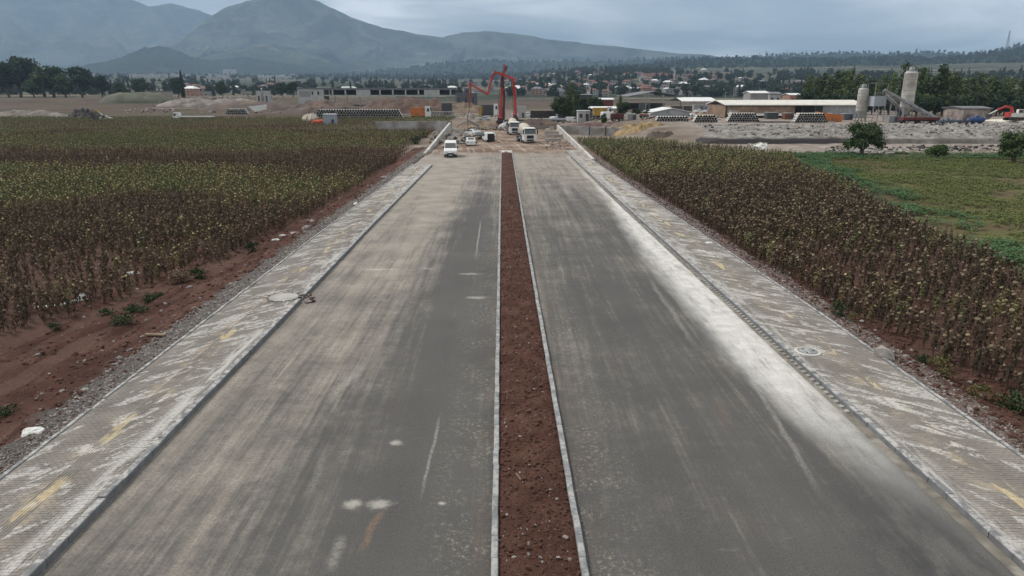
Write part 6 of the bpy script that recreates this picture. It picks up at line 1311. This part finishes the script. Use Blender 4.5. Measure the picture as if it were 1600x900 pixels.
# ---- lorries in the yards, side on
def lorry(px0, px1, yt, yb, Y, body, label, cabcol=None, cabside=1, form='tipper', cat='lorry', name='lorry', zoff=0):
    a, b, z0, z1 = span(px0, px1, yt, yb, Y); g = gz((a+b)/2, Y)+zoff; rt = empty(name, ((a+b)/2, Y, g), label=label, cat=cat); hw = (b-a)/2; H = max(z1-g, 1.6)
    cl = min(2.3, hw*.55) if cabcol else 0; s = cabside; x0, x1 = (-hw, hw-cl-.15) if s > 0 else (-hw+cl+.15, hw)
    if cabcol:
        c0, c1 = (hw-cl, hw) if s > 0 else (-hw, -hw+cl); k = .35; e = 1 if s > 0 else -1
        V = [(c0, 0, .6), (c1, 0, .6), (c1, 0, H*.55), (c1-e*k if s > 0 else c1, 0, H)if s > 0 else (c1, 0, H), (c0, 0, H) if s > 0 else (c0+k, 0, H)]
        if s < 0: V = [(c0, 0, .6), (c1, 0, .6), (c1, 0, H), (c0+k, 0, H), (c0, 0, H*.55)]
        n = 5; VV = V+[(x, 2.4, z) for x, y, z in V]; MB().add(VV, [tuple(range(n)), tuple(range(2*n-1, n-1, -1))]+[(i, n+i, n+(i+1) % n, (i+1) % n) for i in range(n)]).build('cab', A[cabcol], rt)
        w0 = c0+cl*.35 if s > 0 else c0+cl*.15; MB().box(w0, w0+cl*.42, -.03, .05, H*.58, H*.85).build('side_window', A['car_glass'], rt)
        xw = c1-.02 if s > 0 else c0+.02; MB().box(min(xw-k*.4, xw)-.06, max(xw-k*.4, xw), .2, 2.2, H*.55, H*.9).build('windscreen', A['car_glass'], rt)
    MB().box(x0, x1+(.2 if s > 0 else 0), .6, 1.8, .6, .95).build('chassis', A['chassis'], rt)
    for x in np.linspace(x0+.8, x1-.8, max(2, int((x1-x0)/2.6))): 
        for y in (.2, 2.2):
            o = MB().lathe([(.5, -.15), (.5, .15)], (0, 0, 0), 'y', 14).build('wheel', A['rubber'], rt, loc=(x, y, .5)); MB().lathe([(.27, -.17), (.27, .17)], (0, 0, 0), 'y', 10).build('rim', A['steel_grey'], o)
    if cabcol: o = MB().lathe([(.5, -.15), (.5, .15)], (0, 0, 0), 'y', 14).build('wheel', A['rubber'], rt, loc=((c0+c1)/2, .2, .5))
    if form == 'tipper':
        m = MB(); m.add([(x0+.3, 0, 1.0), (x1, 0, 1.0), (x1, 2.4, 1.0), (x0+.3, 2.4, 1.0), (x0, -.05, H*.93), (x1, -.05, H*.93), (x1, 2.45, H*.93), (x0, 2.45, H*.93)], [(3, 2, 1, 0), (0, 1, 5, 4), (1, 2, 6, 5), (2, 3, 7, 6), (3, 0, 4, 7), (4, 5, 6, 7)]).build('tipper_body', A[body], rt)
        m = MB()
        for i in range(int((x1-x0)/.9)): m.box(x0+.5+i*.9, x0+.6+i*.9, -.12, -.03, 1.05, H*.93)
        m.build('rib', A[body], rt)
    elif form == 'flat': MB().box(x0, x1, 0, 2.4, .95, max(1.15, H*.5)).build('flatbed', A[body], rt)
    elif form == 'box': MB().box(x0, x1, 0, 2.45, .95, H).build('load_box', A[body], rt)
    return rt
lorry(641, 673, 166.5, 182, 280, 'orange', 'orange tipper lorry with white cab at the right end of the long pipe stack', 'cab_white', 1)
lorry(270, 332, 176, 186, 268, 'sheet_white', 'long low white flatbed lorry standing beyond the left sunflower field', 'cab_white', -1, 'flat')
lorry(752, 779, 162.5, 176, 300, 'steel_dark', 'dark lorry with white cab on the road behind the straight mast', 'cab_white', 1)
lorry(829, 869, 173, 181, 268, 'chassis', 'long dark trailer in the yard right of the red boom', None, 1, 'box')
lorry(828, 885, 178, 187, 238, 'steel_grey', 'low flat trailer with pale edge in front of the dark one', None, 1, 'flat')
lorry(927, 957, 167, 182, 232, 'yellow', 'yellow tipper lorry with white cab under the white canopy', 'cab_white', 1)
lorry(1078, 1108, 179, 189, 200, 'yellow', 'yellow and white lorry behind the dark pipe stack', 'cab_white', -1, 'tipper')
lorry(1410, 1468, 187, 201, 172, 'maroon', 'long dark maroon trailer under the conveyor', None, 1, 'box')
lorry(1000, 1019, 180, 188, 205, 'wall_pink', 'small pinkish lorry above the straw coloured slope', 'cab_white', 1)
lorry(955, 975, 178, 190, 205, 'maroon', 'dark red lorry wreck beside the grey green tree', None, 1, 'box')
# orange skip
a, b, z0, z1 = span(1278, 1318, 179, 192, 184); rt = empty('skip', ((a+b)/2, 184, max(z0, 2.3)), R(0), label='tilted orange skip beside the right end of the long warehouse', cat='skip'); w_ = (b-a)/2; h = 2.1
MB().add([(-w_, 0, .7), (w_*.8, 0, 0), (w_*.8, 2.3, 0), (-w_, 2.3, .7), (-w_, -.1, h+.5), (w_, -.1, h*.8), (w_, 2.4, h*.8), (-w_, 2.4, h+.5), (-w_+.1, .05, h+.4), (w_-.1, .05, h*.75), (w_-.1, 2.25, h*.75), (-w_+.1, 2.25, h+.4)], [(3, 2, 1, 0), (0, 1, 5, 4), (1, 2, 6, 5), (2, 3, 7, 6), (3, 0, 4, 7), (4, 5, 9, 8), (5, 6, 10, 9), (6, 7, 11, 10), (7, 4, 8, 11), (8, 9, 10, 11)]).build('shell', A['orange'], rt)
m = MB()
for i in range(6): m.box(-w_+.5+i*w_*.32, -w_+.62+i*w_*.32, -.16, -.04, .7-i*.1, h*.9)
m.build('rib', A['orange'], rt)
thing_box('sheet_stack', 1253, 1300, 177, 181, 190, 4, A['sheet_white'], 'pile of pale sheets behind the orange skip', 'stack')
# tanks on the embankment
for px0, px1, yt, yb, mat_, lb in ((1467, 1493, 190, 202, 'blue_grey', 'grey blue cylindrical tank, leftmost of the three on the embankment'), (1494, 1516, 190.5, 203.5, 'violet_grey', 'dark violet cylindrical tank in the middle of the three'), (1515, 1538, 186.5, 204, 'blue_paint', 'bright blue tank, rightmost of the three on the embankment')):
    Y = 164; a, b, z0, z1 = span(px0, px1, yt, yb, Y); r = (z1-max(z0, 2.4))/2; rt = empty('storage_tank', ((a+b)/2, Y+r, 2.85), 0, label=lb, cat='tank'); w_ = (b-a)/2
    MB().lathe([(r*.6, -w_), (r, -w_+.4), (r, w_-.4), (r*.6, w_)], (0, 0, r+.1), 'x', 20).build('shell', A[mat_], rt, smooth=False)
    for k in (-.6, 0, .6): MB().lathe([(r+.05, k*w_-.06), (r+.05, k*w_+.06)], (0, 0, r+.1), 'x', 20).build('band', A['steel_dark'], rt)
    for k in (-.5, .5): MB().box(k*w_-.2, k*w_+.2, -r*.8, r*.8, -.2, .4).build('cradle', A['steel_dark'], rt)
    MB().lathe([(.35, r*2), (.35, r*2+.35)], (0, 0, 0), 'z', 10).build('hatch', A[mat_], rt)
# excavators
def digger(px, py, Y, label, paint, cabmat, armpts, s=1.0, zb=None):
    x, z = pt(px, py, Y); g = gz(x, Y) if zb is None else zb; rt = empty('excavator', (x, Y, g), 0, label=label, cat='excavator')
    for k in (-1, 1):
        n = 16; L_, r = 1.7*s, .42*s; P_ = [(-L_+r*cos(t), r+r*sin(t)) for t in np.linspace(pi/2, 3*pi/2, 8)]+[(L_+r*cos(t), r+r*sin(t)) for t in np.linspace(-pi/2, pi/2, 8)]
        V = [(p[0], k*1.1*s-.28*s, p[1]) for p in P_]+[(p[0], k*1.1*s+.28*s, p[1]) for p in P_]; MB().add(V, [tuple(range(n)), tuple(range(2*n-1, n-1, -1))]+[(i, n+i, n+(i+1) % n, (i+1) % n) for i in range(n)]).build('track', A['chassis'], rt)
    MB().box(-1.9*s, 1.6*s, -1.25*s, 1.25*s, 1.0*s, 1.9*s, tx=.06, ty=.05).build('engine_housing', A[cabmat], rt); MB().box(-2.0*s, -1.4*s, -1.2*s, 1.2*s, .95*s, 2.1*s, tx=.1).build('counterweight', A[paint], rt)
    MB().box(-.1*s, 1.4*s, -1.25*s, -.3*s, 1.9*s, 2.95*s, tx=.12).build('cab', A[cabmat], rt); MB().box(.05*s, 1.2*s, -1.29*s, -1.24*s, 2.05*s, 2.8*s).build('window', A['car_glass'], rt)
    Q = []
    for k, (hx, hy) in enumerate(armpts): a, c = pt(hx, hy, Y); Q.append(np.array((a-x, 0, c-g)))
    nm = ['boom', 'boom', 'arm', 'arm']
    for k in range(len(Q)-1): MB().beam(tuple(Q[k]), tuple(Q[k+1]), .62*s-.1*k, .5*s-.08*k).build('boom' if k < len(Q)-2 else 'arm', A[paint] if k < len(Q)-2 else A['sheet_white'], rt)
    q = Q[-1]; MB().add([(q[0]-.5, -.5, q[2]+.1), (q[0]+.4, -.5, q[2]+.2), (q[0]+.5, -.5, q[2]-.7), (q[0]-.2, -.5, q[2]-1.0), (q[0]-.5, .5, q[2]+.1), (q[0]+.4, .5, q[2]+.2), (q[0]+.5, .5, q[2]-.7), (q[0]-.2, .5, q[2]-1.0)], [(0, 1, 2, 3), (7, 6, 5, 4), (0, 4, 5, 1), (1, 5, 6, 2), (2, 6, 7, 3), (3, 7, 4, 0)]).build('bucket', A['steel_dark'], rt)
    p, q = Q[0], Q[1]; MB().tube([tuple(p+np.array((-.3, -.35, .2))), tuple((p+q)/2+np.array((0, -.35, .2)))], .1, 6).build('hydraulic_ram', A['steel_grey'], rt)
digger(1583, 193, 178, 'red excavator with pale cab, its arm reaching left over the stone heap', 'red_paint', 'sheet_white', [(1582, 180), (1581, 168), (1572, 166), (1558, 172), (1545, 179)], .95, 2.9)
digger(144, 181, 262, 'small dark digger with yellow arm beside the dark earth heap', 'yellow', 'steel_dark', [(147, 176), (150, 172.5), (156, 176), (161, 181)], .8)
# parked cars in the yards
def mini(px, py, Y, paint, label, rz, kind='car'):
    x, z = pt(px, py, Y); car(kind, (x, Y, gz(x, Y)), rz, label, A[paint])
mini(698, 160, 330, 'white_paint', 'white car by the end of the concrete frame building', R(90)); mini(757, 178, 262, 'silver', 'grey car left of the straight mast in the yard', R(80)); mini(844, 166, 290, 'white_paint', 'white car behind the long dark trailer', R(90)); mini(823, 164, 300, 'white_paint', 'white van behind the red boom', R(90), 'small_van')
mini(867, 174, 246, 'white_paint', 'white van standing on the yard right of the long dark trailer', R(20), 'small_van'); mini(896, 176, 244, 'cab_white', 'white pick-up cab among scrap below the tall dark tree', R(100), 'small_van'); mini(952, 181, 222, 'white_paint', 'white van in front of the white canopy', R(110), 'van')
mini(1094, 172, 262, 'white_paint', 'white car under the pale lean-to roof', R(90)); mini(1108, 173, 258, 'white_paint', 'second white car under the pale lean-to roof', R(80)); mini(1020, 172, 262, 'white_paint', 'white car inside the wide open shed', R(90)); mini(165, 178, 268, 'white_paint', 'white car beyond the left field beside the digger', R(85))

# ================================================================ small things near the camera
def manhole(c, r, label, teeth=0, z=.0):
    rt = empty('manhole', (c[0], c[1], c[2]), R(0), label=label, cat='manhole')
    MB().lathe([(r, -.05), (r, .035), (r-.12, .045), (r-.12, -.0)], (0, 0, 0), n=40).build('ring', A['whitewall'], rt); MB().lathe([(r-.15, -.02), (r-.155, .052), (r*.2, .058)], (0, 0, 0), n=40).build('lid', A['kerb_med'], rt)
    for a in (0, 2.1, 4.2): MB().box(cos(a)*r*.45-.035, cos(a)*r*.45+.035, sin(a)*r*.45-.035, sin(a)*r*.45+.035, .05, .064).build('lifting_hole', A['black_plastic'], rt)
    return rt
manhole((MR[0], MR[1], .15), .50, 'round concrete manhole cover standing proud of the right pavement')
m = MB(); V = []
manh = empty('manhole', (ML[0], ML[1], .15), R(-8), label='rounded concrete manhole slab with jagged paver edge on the left pavement', cat='manhole')
MB().lathe([(.72, -.06), (.72, .03), (.68, .045)], (0, 0, 0), n=28).build('lid', A['pale_stone'], manh)
n = 28; V = [((.93 if k % 2 else .80)*cos(2*pi*k/n), (.93 if k % 2 else .80)*sin(2*pi*k/n), -.03) for k in range(n)]; MB().add(V+[(x, y, .012) for x, y, z in V], [tuple(range(n, 2*n))]+[(i, (i+1) % n, n+(i+1) % n, n+i) for i in range(n)]).build('bed', A['dark_earth'], manh)
for k in range(14):
    a = 2*pi*(k+.5)/14; MB().box(-.11, .11, -.05, .05, -.02, .03+random.random()*.015, rz=0).build('loose_paver', A['paver'], manh, loc=(cos(a)*.86, sin(a)*.86, 0), rz=a+random.uniform(-.3, .3))
MB().box(ML[0]+.75, LKI(32.8)-.06, 32.25, 33.35, .02, .05).build('drain_inlet', A['gravel_bank'], label='open drain inlet gap in the left kerb', cat='drain')
rubble(478, 490, 462, 474, 60, .09, mats_of('rock', 'clod', 'gravel'), 'bits of broken paving spilled from the drain gap', zf=lambda x, y: .03)
def vz(px, py):
    x, y = gp(px, py, 0); s = -1 if x < 0 else 1
    for _ in range(3): z = float(vergez(np.array([x]), np.array([y]), s)[0]); x, y = gp(px, py, z)
    return x, y, z
def stone(px, py, r, label, mat='rock', name='rock', cat='rock', flat=1.0, group=None):
    x, y, z = vz(px, py); o = link(name, rocks(1, np.zeros(1), np.zeros(1), np.zeros(1), np.array([r]), A[mat], name=name), None, (x, y, z+r*.25), random.random()*6, label=label, cat=cat, group=group); o.scale = (1, 1, flat)
for a in ((1378, 557, .42, 'big grey rock beside the right edging at the sunflower foot'), (296, 450, .17, 'pale round stone near the straw ball', 'gravel'), (327, 491, .13, 'pale stone beside the left edging', 'gravel'), (458, 366, .26, 'grey rock at the edge of the left sunflowers'), (480, 357, .30, 'grey slab like rock beside the left edging'), (600, 279, .55, 'grey rock on the gravel near the far end of the left pavement'), (1180, 425, .2, 'pale stone beside the right edging', 'gravel'), (222, 527, .12, 'dark stone left of the yellowish plank'), (215, 452, .10, 'small pale stone on the left verge', 'gravel'), (487, 346, .2, 'pale stone by the left edging far along', 'sheet_white'), (555, 320, .3, 'flat pale stone beside the left edging', 'sheet_white')): stone(*a)
x, y, z = vz(243, 525); MB().box(-.42, .42, -.09, .09, 0, .07).build('plank', A['timber'], None, loc=(x, y, z+.03), rz=R(-4), label='short yellowish plank lying on the left verge gravel', cat='plank')
x, y, z = float(MKL(17))+.62, 16.2, .17; MB().beam((0, 0, 0), (.12, -.36, .03), .035, .02).build('stick', A['timber'], None, loc=(x, y+.0, z), label='thin pale stick lying on the median soil', cat='stick')
def crumpled(px, py, w_, d_, h, mat, name, label, cat, seed=0, rz=0):
    x, y, z = vz(px, py); X, Y = np.meshgrid(np.linspace(-w_/2, w_/2, 16), np.linspace(-d_/2, d_/2, 12)); e = np.clip(1-(np.abs(X/w_*2)**3+np.abs(Y/d_*2)**3), 0, 1)
    Z = h*e**.4*(.25+1.3*fbm(X/w_*4+seed, Y/d_*4, 3)); X = X*(.75+.5*fbm(X*4+seed, Y*4, 2)); Y = Y*(.75+.5*fbm(X*4+seed+9, Y*4, 2)); o = link(name, grid_mesh(name, X, Y, Z, A[mat], smooth=False), None, (x, y, z-.01), rz, label=label, cat=cat); return o
crumpled(50, 676, .62, .5, .13, 'sheet_white', 'plastic_sack', 'crumpled white plastic sack on the gravel beside the left edging', 'sack', 3, R(30))
crumpled(129, 468, .42, .42, .34, 'sheet_white', 'plastic_bag', 'round white plastic bag at the end of the litter line', 'bag', 7)
crumpled(204, 428, .9, .3, .15, 'sheet_white', 'plastic_film', 'greyish plastic film caught in the left sunflowers', 'plastic film', 9, R(35))
for i, (px, py, w_) in enumerate(((70, 480, .9), (85, 478, .7), (98, 475, .45), (108, 473, .5), (118, 470, .35), (442, 368, .5), (430, 375, .6))): crumpled(px, py, w_, .22, .09, 'sheet_white', 'plastic_film', ('strip of white plastic litter, %s of the line in the left field' % ('first', 'second', 'third', 'fourth', 'fifth')[i]) if i < 5 else 'white scrap of litter at the edge of the left sunflowers, %s' % ('farther' if i == 5 else 'nearer'), 'litter', i*3, R(12))
crumpled(1108, 722/1.9, .5, .4, .1, 'sheet_white', 'plastic_film', 'white scrap beside the right edging', 'litter', 5)
# ================================================================ the hazy air
MH = bpy.data.materials.new('haze'); MH.use_nodes = True; t_ = MH.node_tree; t_.nodes.clear(); o_ = t_.nodes.new('ShaderNodeOutputMaterial'); v_ = t_.nodes.new('ShaderNodeVolumePrincipled'); v_.inputs['Color'].default_value = (.48, .68, .92, 1); v_.inputs['Density'].default_value = 8.5e-5; v_.inputs['Anisotropy'].default_value = .1
t_.links.new(v_.outputs[0], o_.inputs['Volume'])
HZ = MB().box(-11500, 11500, -700, 13200, -1.7, 2000).build('haze', MH, kind='stuff'); HZ.display_type = 'WIRE'
